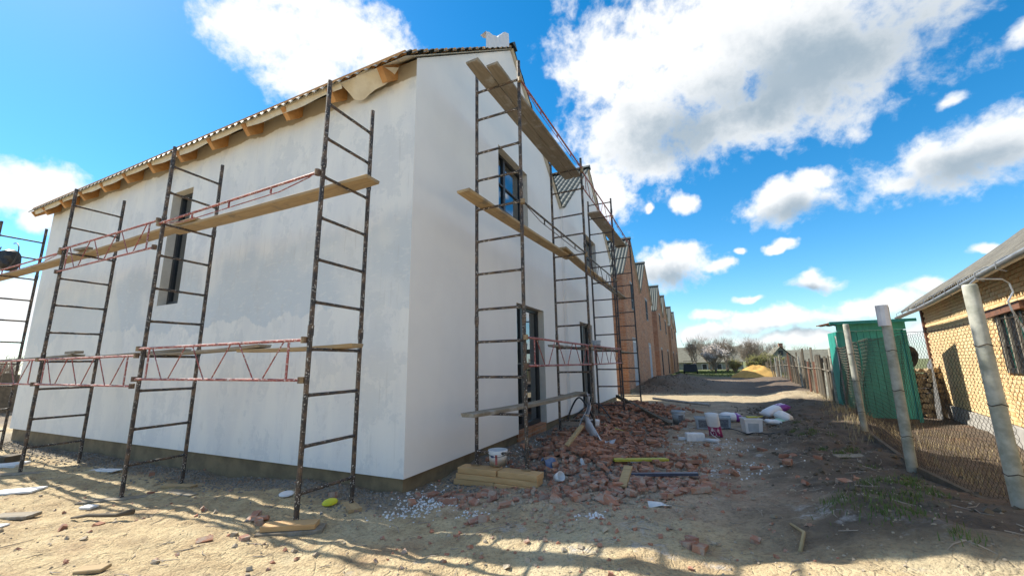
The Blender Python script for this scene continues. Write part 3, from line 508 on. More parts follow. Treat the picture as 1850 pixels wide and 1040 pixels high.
# ------------------------------------------------------------------ scaffolding
POLES = {}
def pole_mesh(h, mat):
    k = (round(h, 2), mat)
    if k not in POLES:
        m = MB().tube([(0, 0, 0), (0, 0, h)], .0275, 9)
        for z in np.arange(2.05, h - .2, 2.05): m.tube([(0, 0, z - .06), (0, 0, z + .06)], .034, 9)
        POLES[k] = m.mesh('pole', M[mat])
    return POLES[k]
RUNG = {}
def ladder(loc, top, rungs, width, rotz, label, group, mat='pole', lean=0.):
    """ladder frame: inner pole at the local origin, outer pole at +X * width"""
    T = thing('scaffold_frame', loc, label, 'scaffold frame', group, rotz); h = top - loc[2]
    place('pole', pole_mesh(h, mat), T); place('pole', pole_mesh(h - .03, mat), T, (width, 0, 0))
    for px_ in (0, width): obj('base_plate', MB().box(-.06, -.06, 0, .06, .06, .008), M['rust'], T, False, (px_, 0, 0))
    k = (round(width, 2), mat)
    if k not in RUNG: RUNG[k] = MB().tube([(.02, 0, 0), (.06, 0, 0), (width - .06, 0, 0), (width - .02, 0, 0)], [.026, .0195, .0195, .026], 8).mesh('rung', M[mat])
    for z in rungs: place('rung', RUNG[k], T, (0, 0, z - loc[2] + random.uniform(-.012, .012)), (0, random.uniform(-.012, .012), 0))
    return T
LR = [.29, .77, 1.30, 1.81, 2.33, 2.84, 3.36, 3.87, 4.40, 4.85]
GL, GR = 'scaffold frames along the side wall', 'scaffold frames along the facade'
for x, lb, rz in ((-.36, 'paint-splashed scaffold ladder frame on fresh wood blocks by the house corner', 0), (-3.92, 'paint-splashed scaffold ladder frame beside the tall slit window', .03), (-7.42, 'paint-splashed scaffold ladder frame between slit window and far corner', -.02), (-11.38, 'scaffold ladder frame with a black bag hung on it, past the house corner', 0)):
    ladder((x, -.5, gz(x, -.7) - .02), 5.22, LR, .74, -math.pi / 2 + rz, lb, GL)
RR = [.40, .92, 1.42, 1.95, 2.44, 2.97, 3.50, 4.04, 4.53, 5.01, 5.63, 6.13]
ladder((.56, .9, .215), 6.5, RR, .78, 0, 'scaffold ladder frame standing on stacked lumber before the facade', GR)
ladder((.68, 4.3, .15), 6.42, RR, .75, 0, 'scaffold ladder frame between door of the first gable and the corner return', GR)
ladder((.72, 7.8, .15), 6.75, RR + [6.6], .73, 0, 'scaffold ladder frame before the second gable of the white house', GR, 'poler')
ladder((.75, 11.3, .05), 6.4, RR, .70, 0, 'thin scaffold ladder frame at the end of the white house', GR, 'poler')

def rail(a, b, h, label, group, style='lattice', mat='red'):
    a, b = Vector(a), Vector(b); T = thing('guard_rail', a, label, 'guard rail', group); d = b - a; L_ = d.length; u = d.normalized(); z = Vector((0, 0, 1))
    obj('top_bar', MB().tube([Vector(), d], .017, 8), M[mat], T)
    for p in (Vector(), d): obj('clamp', MB().tube([p - u * .03 - z * .035, p - u * .03 + z * .035], .036, 8), M['rust'], T)
    if style == 'lattice':
        dn = -z * h; obj('bottom_bar', MB().tube([dn, d + dn], .016, 8), M[mat], T)
        for p in (dn, d + dn): obj('clamp', MB().tube([p - u * .03 - z * .035, p - u * .03 + z * .035], .036, 8), M['rust'], T)
        ins = min(.28, L_ * .1)
        for s_ in (ins, L_ - ins): obj('upright', MB().bar(u * s_, u * s_ + dn, .03, .012, (u.y, -u.x, 0)), M[mat], T)
        n = 3 if L_ > 3 else 2; sp = (L_ - 2 * ins) / n
        for i in range(n):
            s0 = ins + sp * i; obj('brace', MB().tube([u * (s0 + sp * .08), u * (s0 + sp * .42) + dn], .008, 6), M[mat], T); obj('brace', MB().tube([u * (s0 + sp * .58) + dn, u * (s0 + sp * .92)], .008, 6), M[mat], T)
    else:
        pr = [u * (L_ * t) + Vector((0, 0, -.10 * (1 if .12 < t < .88 else .25))) for t in (.04, .2, .5, .8, .96)]
        obj('bow_rod', MB().tube(pr, .007, 6), M[mat], T)
        for t in (.25, .5, .75): obj('strut', MB().bar(u * (L_ * t), u * (L_ * t) + Vector((0, 0, -.10)), .018, .018, tuple(u)), M[mat], T)
    return T
GU, GW = 'guard rails along the side wall', 'guard rails along the facade'
fy = -1.275
rail((-3.92, fy, 3.87), (-.38, fy, 3.93), .1, 'upper bowed guard rail beside the house corner', GU, 'bow')
rail((-7.44, fy, 3.93), (-3.95, fy, 3.93), .44, 'upper lattice guard rail left of the slit window', GU)
rail((-11.4, fy, 3.87), (-7.46, fy, 3.87), .1, 'upper bowed guard rail reaching past the far corner', GU, 'bow')
rail((-3.94, fy, 1.92), (-.38, fy, 1.91), .44, 'lower red lattice guard rail below the slit window', GU)
rail((-7.46, fy, 1.83), (-3.97, fy, 1.82), .44, 'lower red lattice guard rail next to the far corner', GU)
rail((-11.4, fy, 1.83), (-7.48, fy, 1.83), .44, 'lower red lattice guard rail reaching past the far corner', GU)
ox = 1.375
rail((ox, .9, 6.10), (ox + .08, 4.3, 6.12), .1, 'dark red bowed guard rail beside the topmost planks', GW, 'bow')
rail((ox + .08, 4.3, 6.05), (ox + .1, 7.8, 6.1), .42, 'lattice guard rail at the top of the second gable', GW)
rail((ox + .1, 7.8, 6.1), (ox + .1, 11.3, 6.1), .1, 'bowed guard rail ending at the brick gable', GW, 'bow')
rail((ox, .9, 4.02), (ox + .08, 4.3, 4.04), .1, 'bowed guard rail in front of the upper window', GW, 'bow', 'pole')
rail((ox + .08, 4.3, 4.0), (ox + .1, 7.8, 4.05), .42, 'lattice guard rail at mid height before the second gable', GW, 'lattice', 'pole')
rail((ox, .9, 1.98), (ox + .08, 4.3, 1.98), .40, 'low red lattice guard rail before the glazed door', GW)
rail((ox + .08, 4.3, 1.98), (ox + .1, 7.8, 2.0), .40, 'low red lattice guard rail before the second glazed door', GW)

def plank(a, b, w, t, label, group=None, mat='plank', sag=.015, roll=0.):
    a, b = Vector(a), Vector(b); d = b - a; L_ = d.length; n = 10; mb = MB(); rings = []
    for i in range(n + 1):
        s_ = i / n; z = -sag * 4 * s_ * (1 - s_); e = .0 if 0 < i < n else 0
        ww = w / 2 * (1 + .02 * math.sin(i * 2.1)); c = .018
        rings.append([(s_ * L_, -ww + (c if i in (0, n) else 0), z - t / 2), (s_ * L_, ww - (c if i in (0, n) else 0), z - t / 2), (s_ * L_, ww, z + t / 2 - .004), (s_ * L_, -ww, z + t / 2 - .004)])
    fs = [(i * 4 + k, i * 4 + (k + 1) % 4, (i + 1) * 4 + (k + 1) % 4, (i + 1) * 4 + k) for i in range(n) for k in range(4)] + [(3, 2, 1, 0), (n * 4, n * 4 + 1, n * 4 + 2, n * 4 + 3)]
    mb.add([p for r_ in rings for p in r_], fs)
    o = obj('plank', mb, M[mat], None, False, a, label=label, cat='plank', group=group); q = d.to_track_quat('X', 'Z'); o.rotation_mode = 'QUATERNION'; o.rotation_quaternion = q @ Euler((roll, 0, 0)).to_quaternion()
    return bevel(o, .006)
PL, PF = 'scaffold planks along the side wall', 'scaffold planks along the facade'
zu = 3.87 + .017 + .026
plank((.08, -.86, zu), (-4.35, -.90, zu), .24, .052, 'long wooden scaffold plank ending near the house corner, upper level', PL)
plank((-3.5, -.93, zu + .054), (-7.7, -.88, zu - .0 + .01), .22, .05, 'upper scaffold plank crossing in front of the slit window', PL)
plank((-7.2, -.86, zu + .056), (-13.6, -.9, zu + .03), .22, .05, 'upper scaffold plank sticking out past the far corner', PL)
zl = 1.81 + .017 + .026
plank((-.05, -.84, zl), (-2.2, -.84, zl), .20, .05, 'notched pale plank at the lower level by the house corner', PL)
plank((-1.7, -.86, zl + .05), (-4.4, -.88, zl), .20, .045, 'weathered lower plank lying below the slit window', PL, 'plankg')
plank((-3.6, -.86, zl + .05), (-7.9, -.9, zl + .0), .20, .045, 'weathered lower plank running to the far corner', PL, 'plankg')
plank((-7.1, -.88, zl + .05), (-12.6, -.9, zl + .02), .20, .05, 'weathered lower plank sticking out past the far corner', PL, 'plankg')
obj('wood_offcut', MB().box(-.22, -.05, -.02, .22, .05, .02), M['plankg'], None, False, (-7.45, -.98, zu + .10), (0, 0, .1), label='short dark wood offcut on the upper scaffold plank', cat='offcut')
obj('wood_offcut', MB().box(-.3, -.06, -.022, .3, .06, .022), M['plankg'], None, False, (-7.0, -.98, zl + .10), (0, 0, -.1), label='short dark wood offcut on the lower scaffold plank', cat='offcut')
z1 = 6.13 + .017 + .026
plank((.84, .25, z1), (1.0, 4.75, z1), .23, .05, 'topmost stained scaffold plank, the one nearer the wall', PF, 'plankg')
plank((1.08, .45, z1), (1.22, 4.75, z1), .21, .05, 'topmost stained scaffold plank, the one nearer the rail', PF, 'plankg')
z2 = 4.04 + .017 + .026
plank((.70, .25, z2), (.95, 4.65, z2), .23, .05, 'mid-level scaffold plank below the upper window', PF)
plank((1.0, 3.9, z2 + .052), (1.0, 8.3, z2), .23, .05, 'mid-level scaffold plank before the second gable', PF)
plank((.98, 7.4, z2 + .052), (1.05, 11.7, z2), .23, .05, 'mid-level scaffold plank towards the brick house', PF, 'plankg')
plank((1.0, 7.3, 6.13 + .043), (1.1, 11.6, 6.13 + .043), .40, .05, 'wide upper scaffold board before the brick gable', PF, 'plankg')
plank((.70, 3.9, 1.95 + .043), (.95, 8.2, 1.95 + .043), .22, .05, 'low grey scaffold plank before the second glazed door', PF, 'plankg')
plank((.95, 7.4, 1.95 + .095), (1.0, 11.9, 1.95 + .043), .22, .05, 'low grey scaffold plank reaching the brick house', PF, 'plankg')
plank((.78, .28, .92 + .045), (1.08, 4.62, .92 + .045), .23, .055, 'plaster-dusted low plank used as a bench before the glazed door', PF, 'plankg', .03)
# ------------------------------------------------------------------ things hung on the scaffold
bag = thing('black_bag', (-11.38, -1.0, 4.4), 'crumpled black bag hung on the scaffold past the house corner', 'bag')
bm = bmesh.new(); bmesh.ops.create_icosphere(bm, subdivisions=3, radius=1)
for v in bm.verts: f = 1 + .55 * float(fbm(v.co.x * 1.7 + 5, v.co.y * 1.7 + v.co.z * 2.1, 3)); v.co = Vector((v.co.x * .21 * f, v.co.y * .2 * f, v.co.z * .27 * f - .12))
m_ = bpy.data.meshes.new('bag_body'); bm.to_mesh(m_); bm.free(); m_.materials.append(M['black']); place('bag_body', m_, bag)
obj('cable', MB().tube([(.1 + .55 * math.sin(t) * (1 - .1 * t / 6), -.02 * t, -.05 + .33 * math.cos(t)) for t in np.linspace(0, 5.6, 24)], .012, 6), M['black'], bag)
def bucket(name, loc, rt, rb, h, mat, label, rotz=0, tilt=(0, 0), printed=None, lid=False, handle=True, square=False):
    T = place(name, None, None, loc, (tilt[0], tilt[1], rotz), label=label, cat='bucket'); n = 4 if square else 24
    if square:
        b = MB(); q = math.sqrt(2); b.lathe([(0.001, .012), (rb * q * .96, .012), (rb * q, 0), (rt * q, h), (rt * q * .95, h), (rb * q * .93, .03), (.001, .03)], 4)
        b.v = [(x * math.cos(.785) - y * math.sin(.785), x * math.sin(.785) + y * math.cos(.785), z) for x, y, z in b.v]; bo = bevel(obj('body', b, M[mat], T), .02, 3)
        r_ = MB(); r_.lathe([(rt * q * .99, h - .035), (rt * q * 1.04, h - .03), (rt * q * 1.04, h), (rt * q * .97, h + .004)], 4); r_.v = [(x * math.cos(.785) - y * math.sin(.785), x * math.sin(.785) + y * math.cos(.785), z) for x, y, z in r_.v]; obj('rim', r_, M[mat], T)
    else:
        obj('body', MB().lathe([(.001, .01), (rb * .97, .01), (rb, 0), (rt, h), (rt * .965, h), (rb * .94, .02), (.001, .02)], n), M[mat], T, True)
        obj('rim', MB().lathe([(rt * 1.0, h - .05), (rt * 1.05, h - .045), (rt * 1.05, h - .03), (rt * 1.0, h - .025), (rt * 1.03, h - .02), (rt * 1.03, h), (rt * .97, h + .002)], n), M[mat], T, True)
    if printed:
        for a0, a1, z0, z1, mm in printed:
            lb = MB(); kx = 6
            def pt(u, v):
                z = z0 + (z1 - z0) * v; r_ = rb + (rt - rb) * z / h + .003; a = a0 + (a1 - a0) * u
                if square: return (r_ * math.tan(max(-.78, min(.78, a))), -r_, z)
                return (r_ * math.sin(a), -r_ * math.cos(a), z)
            lb.grid(pt, kx, 1); obj('printed_label', lb, M[mm], T)
    if lid: obj('lid', MB().lathe([(.001, h + .012), (rt * 1.04, h + .012), (rt * 1.06, h - .02)], n), M['white'], T, True)
    if handle: obj('handle', MB().tube([(rt * 1.03 * math.cos(t), -.02 - rt * 1.0 * math.sin(t) * .9, h * .86 - .35 * rt * math.sin(t)) for t in np.linspace(0, math.pi, 15)], .0035, 5), M['wire'], T)
    return T
bucket('paint_bucket', (.86, .98, .222), .135, .115, .20, 'white', 'white paint bucket with red label stripe on the lumber stack', .35, printed=[(-.2, .05, .02, .16, 'redprint'), (-.75, -.35, .11, .14, 'blueprint')])
bucket('paint_bucket', (1.38, 4.55, gz(1.38, 4.55) - .01), .10, .088, .20, 'white', 'small plain white bucket beside the grey film strip', 0, (.03, .02), handle=False, lid=True)
bucket('mortar_bucket', (2.92, 7.1, gz(2.92, 7.1)), .165, .14, .32, 'greyp', 'round grey bucket with a printed label, apart from the square tubs', 0, printed=[(.05, .85, .04, .22, 'darkprint')])
bucket('mortar_bucket', (.92, 7.1, 2.02), .12, .10, .22, 'greyp', 'grey bucket standing on the low scaffold plank before the second door', .2, handle=False)
# ------------------------------------------------------------------ lumber under the poles
def block(dx, dy, dz, loc, rotz, mat, label, group='lumber blocks under the scaffold', name='lumber_block', cat='lumber', tilt=0):
    return bevel(obj(name, MB().box(-dx / 2, -dy / 2, 0, dx / 2, dy / 2, dz), M[mat], None, False, loc, (0, tilt, rotz), label=label, cat=cat, group=group), .004)
block(.62, .20, .075, (.62, .80, -.02), .03, 'lumber', 'lowest short lumber block under the facade scaffold, wall end')
block(.58, .20, .075, (1.24, .78, -.02), -.02, 'lumber', 'lowest short lumber block under the facade scaffold, yard end')
block(1.22, .20, .07, (.95, .80, .058), .01, 'lumber', 'long middle lumber beam of the stack under the facade scaffold')
block(.60, .22, .075, (.66, .82, .131), .02, 'lumber', 'top lumber block below the inner pole, holding the paint bucket')
block(.58, .22, .075, (1.28, .81, .131), -.05, 'lumber', 'top lumber block below the outer pole of the facade scaffold')
zz = gz(-.3, -1.3)
block(.62, .19, .05, (-.30, -1.33, zz - .02), .62, 'plankg', 'grey board under the corner scaffold foot, below the yellow block'); block(.52, .15, .05, (-.32, -1.33, zz + .032), .55, 'lumber', 'fresh yellow lumber block under the corner scaffold foot')
block(.34, .15, .04, (-.30, -.56, gz(-.3, -.56) - .01), -.5, 'plank', 'pale board under the inner pole at the house corner')
block(.95, .14, .035, (-3.85, -1.25, gz(-3.9, -1.25) - .005), .75, 'plankg', 'weathered board under the scaffold foot below the slit window'); block(.5, .13, .035, (-3.7, -.64, gz(-3.7, -.64)), .3, 'plank', 'pale board under the inner pole below the slit window')
block(.8, .16, .035, (-7.35, -1.3, gz(-7.3, -1.3) - .005), .6, 'plankg', 'weathered board under the scaffold foot near the far corner')
# ------------------------------------------------------------------ right-hand brick house behind the fence
def old_house():
    a = R(11); T = thing('brick_outbuilding', (9.91, 12.14, -.15), 'low yellow brick house with grey corrugated roof behind the mesh fence', 'house', rotz=-a)
    # local: +Y away along the wall, wall face at x = 0, house towards +X
    LN = 16.0; EZ = 3.50
    core = MB().box(.02, -LN, -.2, 6.5, 0, EZ); obj('wall_core', core, M['mortar'], T)
    gb = MB().add([(.02, 0, EZ), (6.5, 0, EZ), (3.26, 0, EZ + 2.35), (.02, -LN, EZ), (6.5, -LN, EZ), (3.26, -LN, EZ + 2.35)], [(0, 1, 2), (3, 5, 4)]); obj('gable_wall', gb, M['mortar'], T)
    # bricks, each laid on its own
    bw, bh = .25, .068; cell = MB().box(-.012, -bw / 2, -bh / 2, .05, bw / 2, bh / 2); meshes = []
    for i in range(4):
        b = MB(); b.v = [(x + (random.uniform(-.004, .004) if x < 0 else 0), y + random.uniform(-.004, .004), z + random.uniform(-.003, .003)) for x, y, z in cell.v]; b.f = cell.f; meshes.append(b.mesh('brick', M['yellow_brick']))
    spots = []
    for r_ in range(39):
        z = .52 + r_ * .078; off = (r_ % 2) * .13
        for k in range(36):
            y = -.16 - off - k * .262
            if -6.95 < y < -5.75 and 1.45 < z < 2.52: continue
            spots.append((y, z))
    cl = Vector(CAM); mw = T.matrix_world if False else Matrix.Translation((9.91, 12.14, -.15)) @ Matrix.Rotation(-a, 4, 'Z')
    vis = [s for s in spots if s[0] > -7.2]; vis.sort(key=lambda s: (mw @ Vector((0, s[0], s[1])) - cl).length); sel = set(vis[:300]); rest = MB()
    for s in spots:
        if s in sel: place('brick', random.choice(meshes), T, (random.uniform(-.004, .004), s[0], s[1]))
        else: rest.add([(x + random.uniform(-.004, .004), y + s[0], z + s[1]) for x, y, z in cell.v], cell.f)
    obj('bricks', rest, M['yellow_brick'], T, kind='stuff')
    obj('corner_pier', MB().box(-.05, -.02, -.2, .35, .14, EZ), M['rusty'], T); obj('plinth', MB().box(-.07, -LN, -.3, .03, .1, .46), M['lintel'], T)
    # window with timber bars
    wz = MB(); tf = lambda p, z, d: (d - .03, p, z); window(T, tf, (-6.95, 1.45, -5.75, 2.52), .06, (-6.35,), (1.95,), .07, 'frame')
    obj('lintel', MB().bar((-.06, -7.2, 2.60), (-.06, -5.55, 2.56), .10, .13), M['rusty'], T)
    for y in (-6.75, -6.35, -5.95): obj('window_bar', MB().bar((-.05, y, 1.46), (-.05, y, 2.52), .035, .05, (0, 1, 0)), M['postw'], T)
    # corrugated roof: slope facing the yard and the far slope
    pit = math.atan2(2.35 + .05, 3.26); ov = .42; sl = (3.26 + ov) / math.cos(pit)
    def slope(side):
        mb = MB(); nu = int((LN + .9) / .13 * 6); rows = 9; us = np.linspace(0, LN + .9, nu + 1)
        pts = []
        for j in range(rows + 1):
            v = sl * j / rows
            for u in us:
                w = .028 * math.cos(2 * math.pi * u / .13) + .018 * ((j % 3) / 3.) + .02 * float(np.sin(u * .9 + j)); x = 3.26 - v * math.cos(pit) * side; z = EZ + 2.42 - v * math.sin(pit) + w
                pts.append((x, .45 - u, z + (random.uniform(-.03, .01) if j == rows else 0)))
        mb.add(pts, [(j * (nu + 1) + i, j * (nu + 1) + i + 1, (j + 1) * (nu + 1) + i + 1, (j + 1) * (nu + 1) + i) for j in range(rows) for i in range(nu)]); return mb
    rf = obj('corrugated_roof', slope(1), M['slate'], T, True); obj('corrugated_roof', slope(-1), M['slate'], T, True)
    # eaves underside, rafters, gutter
    ez = EZ + 2.42 - sl * math.sin(pit)
    obj('eaves_boards', MB().add([(-ov + .1, .3, ez - .03 + .1 * math.tan(pit)), (.4, .3, ez - .03 + (.4 + ov) * math.tan(pit)), (.4, -LN, ez - .03 + (.4 + ov) * math.tan(pit)), (-ov + .1, -LN, ez - .03 + .1 * math.tan(pit))], [(0, 1, 2, 3)]), M['kerb'], T)
    for i in range(14): obj('rafter', MB().bar((-ov + .14, -.3 - i * 1.1, ez - .07 + .14 * math.tan(pit)), (.3, -.3 - i * 1.1, ez - .07 + (.3 + ov) * math.tan(pit)), .06, .10), M['kerb'], T)
    gp = MB(); gu = 10; n = 8
    prof = [(.075 * math.cos(math.pi + math.pi * k / n), .075 * math.sin(math.pi + math.pi * k / n)) for k in range(n + 1)]
    ys = [.75 - (LN + .5) * i / gu for i in range(gu + 1)]; zs_ = [ez - .10 - .05 * math.sin(i * .7) - .03 * (i == 0) for i in range(gu + 1)]
    gp.add([(-ov - .07 + p, y, z + q) for y, z in zip(ys, zs_) for p, q in prof], [(i * (n + 1) + k, i * (n + 1) + k + 1, (i + 1) * (n + 1) + k + 1, (i + 1) * (n + 1) + k) for i in range(gu) for k in range(n)]); g = obj('gutter', gp, M['gutter'], T, True); sm = g.modifiers.new('solid', 'SOLIDIFY'); sm.thickness = .006
    for i in range(10): obj('gutter_bracket', MB().tube([(-ov + .05, .2 - i * .95, ez + .03), (-ov - .02, .2 - i * .95, ez + .02), (-ov - .15, .2 - i * .95, ez - .06), (-ov - .15, .2 - i * .95, ez - .16), (-ov - .05, .2 - i * .95, ez - .21)], .009, 5), M['gutter'], T)
    ch = MB().tube([(2.62, -.55, EZ + 1.5), (2.62, -.55, EZ + 2.45)], .17, 14); obj('chimney_pipe', ch, M['pipe'], T)
old_house()
# ------------------------------------------------------------------ teal shed
def shed():
    T = thing('garden_shed', (7.14, 9.85, -.05), 'small teal board shed with rusty sheet roof behind the mesh fence', 'shed'); W, Dp = 1.44, .95
    n = 10
    for i in range(n):
        w = W / n; o = obj('board', MB().box(i * w + .004, random.uniform(-.006, .006), .10, (i + 1) * w - .004, .025, 2.42 + .0 * i), M['teal'], T)
    for i in range(8):
        w = Dp / 8; obj('board', MB().box(random.uniform(-.006, .004), .03 + i * w + .004, .10, .025, .03 + (i + 1) * w - .004, 2.42), M['teal'], T)
    obj('back_wall', MB().box(W - .03, .03, .1, W, Dp, 2.42).box(.03, Dp - .03, .1, W - .03, Dp, 2.42), M['teald'], T)
    for x, y in ((-.04, -.04), (W - .04, -.04), (.30, -.045)): obj('corner_post', MB().box(x, y, -.1, x + .08, y + .045 if y > -.042 else y + .04, 2.40), M['teald'], T)
    obj('corner_strip', MB().box(-.05, -.03, 0, -.012, .10, 2.30), M['pipe'], T)
    obj('top_beam', MB().box(-.02, -.10, 2.42, W + .02, -.03, 2.62), M['teal'], T); obj('base_beam', MB().box(0, -.03, -.05, W, .06, .095), M['kerb'], T)
    r_ = MB().grid(lambda u, v: (-.22 + (W + .40) * u, -.30 + (Dp + .5) * v, 2.66 + .03 * v + .012 * math.sin(u * 62)), 60, 2); ro = obj('sheet_roof', r_, M['rusty'], T); sm = ro.modifiers.new('s', 'SOLIDIFY'); sm.thickness = .03
    obj('roof_edge', MB().box(-.22, -.34, 2.60, W + .18, -.305, 2.68), M['teald'], T)
shed()
# ------------------------------------------------------------------ fence: posts and chain link
def mesh_fence():
    T = thing('mesh_fence', (5.84, .54, 0), 'rusty chain-link fence on grey concrete posts along the yard', 'fence'); o_ = Vector((5.84, .54, 0))
    P = [(5.65, -1.4, .18), (5.84, .54, .2), (5.82, 2.44, .2), (6.17, 5.26, .2), (7.17, 11.02, .18)]
    rad = [.052, .054, .054, .05, .05]; tops = [2.2, 2.24, 2.28, 2.26, 1.95]
    for (x, y, z), r_, t in zip(P, rad, tops):
        m = MB().tube([(0, 0, -.5), (0, 0, .6), (0, 0, 1.3), (.0, 0, t - z - .02), (0, 0, t - z)], [r_ * 1.04, r_ * 1.02, r_, r_ * .95, r_ * .86], 14); po = obj('post', m, M['post'], T, True, (x - o_.x, y - o_.y, z), (random.uniform(-.012, .012), random.uniform(-.012, .012), 0))
        for h in (.45, 1.0, 1.5): obj('wire_tie', MB().tube([((r_ + .004) * math.cos(q), (r_ + .004) * math.sin(q), h + .01 * math.sin(3 * q)) for q in np.linspace(0, 6.28, 13)], .004, 4), M['wire'], po)
    cp = obj('post_cap_wrap', MB().tube([(5.82 - o_.x, 2.44 - o_.y, 2.02), (5.82 - o_.x, 2.44 - o_.y, 2.29)], .066, 10), M['film'], T)
    for i in range(len(P) - 1):
        a, b = Vector(P[i]) - o_, Vector(P[i + 1]) - o_; L_ = (b - a).length; cw = .031; n = int(L_ / cw); top = 1.92 - .0 * i; bot = .16
        mb = MB(); dz = .031; rows = int((top - bot) / dz); u = (b - a) / L_; nrm = Vector((u.y, -u.x, 0)); off = nrm * .10
        for k in range(n):
            pts = []
            for j in range(rows + 1):
                s_ = (k + (1.04 if (j + k) % 2 else -.04)) * cw; w = .014 * math.sin(k * .09 + j * .13) + .02 * math.sin(j * .12 + i)
                p = a + off + u * min(max(s_, 0), L_) + nrm * (w + (.003 if j % 2 else -.003)); pts.append(Vector((p.x, p.y, bot + (top - bot) * j / rows + .03 * math.sin(s_ * 1.7 + i * 2))))
            mb.tube(pts, .0019 if i < 3 else .0014, 3, False)
        obj('mesh_panel', mb, M['wire'], T, kind='stuff')
        obj('tension_wire', MB().tube([a + off + Vector((0, 0, 1.92 - a.z)), (a + b) / 2 + off + Vector((0, 0, 1.89 - (a.z + b.z) / 2)), b + off + Vector((0, 0, 1.92 - b.z))], .0035, 5), M['wire'], T)
    for i in range(0, 4):
        a, b = Vector(P[i]) - o_, Vector(P[i + 1]) - o_; a.z = b.z = .22; obj('bottom_board', MB().bar(a + Vector((.05, .06, 0)), b + Vector((.05, -.06, 0)), .05, .16), M['kerb'], T)
    # bent wire on the near post
    obj('bent_wire', MB().tube([(.0, .0, 2.24), (.06, .03, 2.29), (.26, .10, 2.28), (.31, .12, 2.24), (.32, .12, 2.16), (.27, .11, 2.08), (.28, .11, 2.0), (.33, .13, 1.85), (.38, .14, 1.5)], .007, 6), M['gutter'], T)
mesh_fence()
def far_fence():
    T = thing('picket_fence', (7.2, 11.4, 0), 'fence of mismatched old wooden and concrete posts beyond the shed', 'fence'); y = 11.6; i = 0
    while y < 44:
        x = float(fence_x(y)); h = random.uniform(1.25, 1.85); w = random.uniform(.045, .11); t = random.uniform(-.16, .16)
        m = MB().bar((0, 0, -.2), (t * .6, t, h), w, w * random.uniform(.4, 1)) if i % 3 else MB().tube([(0, 0, -.2), (t * .5, t, h)], [w * .5, w * .45], 8)
        obj('picket', m, M[random.choice(['postw', 'postw', 'post', 'kerb', 'rusty'])], T, False, (x - 7.2, y - 11.4, gz(x, y)))
        y += random.uniform(.3, .8) if y < 16 else random.uniform(.6, 1.5); i += 1
    obj('crossbar', MB().tube([(fence_x(v) - 7.2, v - 11.4, gz(fence_x(v), v) + 1.0) for v in np.linspace(11.6, 44, 14)], .025, 6), M['postw'], T)
    k = 0; y = 11.5
    while y < 30: x = float(fence_x(y)) + .12; obj('picket', MB().bar((0, 0, -.1), (random.uniform(-.1, .1), random.uniform(-.12, .12), random.uniform(.8, 1.45)), random.uniform(.03, .1), .02), M[random.choice(['kerb', 'postw'])], T, False, (x - 7.2, y - 11.4, gz(x, y))); y += random.uniform(.1, .3)
far_fence()
# yard clutter behind the fence
def woodpile():
    T = thing('firewood_stack', (8.95, 11.6, -.1), 'stack of split firewood between teal shed and yellow brick house', 'firewood'); k = 0
    me_ = [MB().tube([(0, -.25, 0), (0, .25, 0)], [r_, r_ * .93], 7).mesh('log', M['log']) for r_ in (.06, .075, .09)]
    for j in range(10):
        for i in range(6): place('log', random.choice(me_), T, (i * .15 + .07 * (j % 2) + random.uniform(-.01, .01), random.uniform(-.06, .06), .08 + j * .14), (random.uniform(-.1, .1), random.uniform(0, 6), random.uniform(-.1, .1)))
woodpile()
tm = MB(); tm.grid(lambda u, v: ((.24 + .09 * math.cos(2 * math.pi * v)) * math.cos(2 * math.pi * u), .085 * math.sin(2 * math.pi * v), (.24 + .09 * math.cos(2 * math.pi * v)) * math.sin(2 * math.pi * u)), 28, 12)
obj('old_tyre', tm, M['tyre'], None, True, (8.82, 10.6, 1.62), (.2, .1, .7), label='old black tyre hung beside the teal shed', cat='tyre')
obj('tyre_post', MB().bar((8.86, 10.72, -.2), (8.84, 10.7, 1.95), .12, .12, (1, 0, 0)), M['postw'], label='grey timber post carrying the old tyre', cat='post')
obj('leaning_sheet', MB().bar((9.35, 10.9, -.1), (9.62, 11.6, 1.5), .42, .02, (1, 0, .2)), M['gutter'], label='grey sheet leaning beside the firewood stack', cat='sheet')
# ------------------------------------------------------------------ rubble
BRK = []
for i in range(9):
    bm = bmesh.new(); full = i in (0, 5); lx = .25 if full else random.uniform(.09, .17)
    for k in range(26):
        p = Vector((random.choice((-1, 1)) * lx / 2, random.choice((-1, 1)) * .06, random.choice((-1, 1)) * .0325))
        if not full or k % 3: p = Vector((p.x * random.uniform(.55 if not full else .93, 1), p.y * random.uniform(.8, 1), p.z * random.uniform(.85, 1)))
        bm.verts.new(p)
    bmesh.ops.convex_hull(bm, input=bm.verts); bmesh.ops.delete(bm, geom=[v for v in bm.verts if not v.link_faces], context='VERTS'); bmesh.ops.dissolve_limit(bm, angle_limit=.2, verts=bm.verts, edges=bm.edges); bmesh.ops.triangulate(bm, faces=bm.faces)
    m_ = bpy.data.meshes.new('brick'); bm.to_mesh(m_); bm.free(); m_.materials.append(M['brick']); BRK.append(m_)
rs = random.Random(5); spots = []
def sc(n, cx, cy, sx, sy, lift=.0):
    for _ in range(n): spots.append((rs.gauss(cx, sx), rs.gauss(cy, sy), rs.uniform(0, lift)))
sc(100, 2.1, 1.3, .5, .42, .04); sc(85, 2.75, .95, .5, .30, .03); sc(30, 1.9, .55, .45, .18, .02); sc(240, 1.75, 2.7, .5, .65, .12); sc(240, 1.7, 4.0, .55, .8, .12); sc(120, 2.5, 2.2, .6, .5, .06)
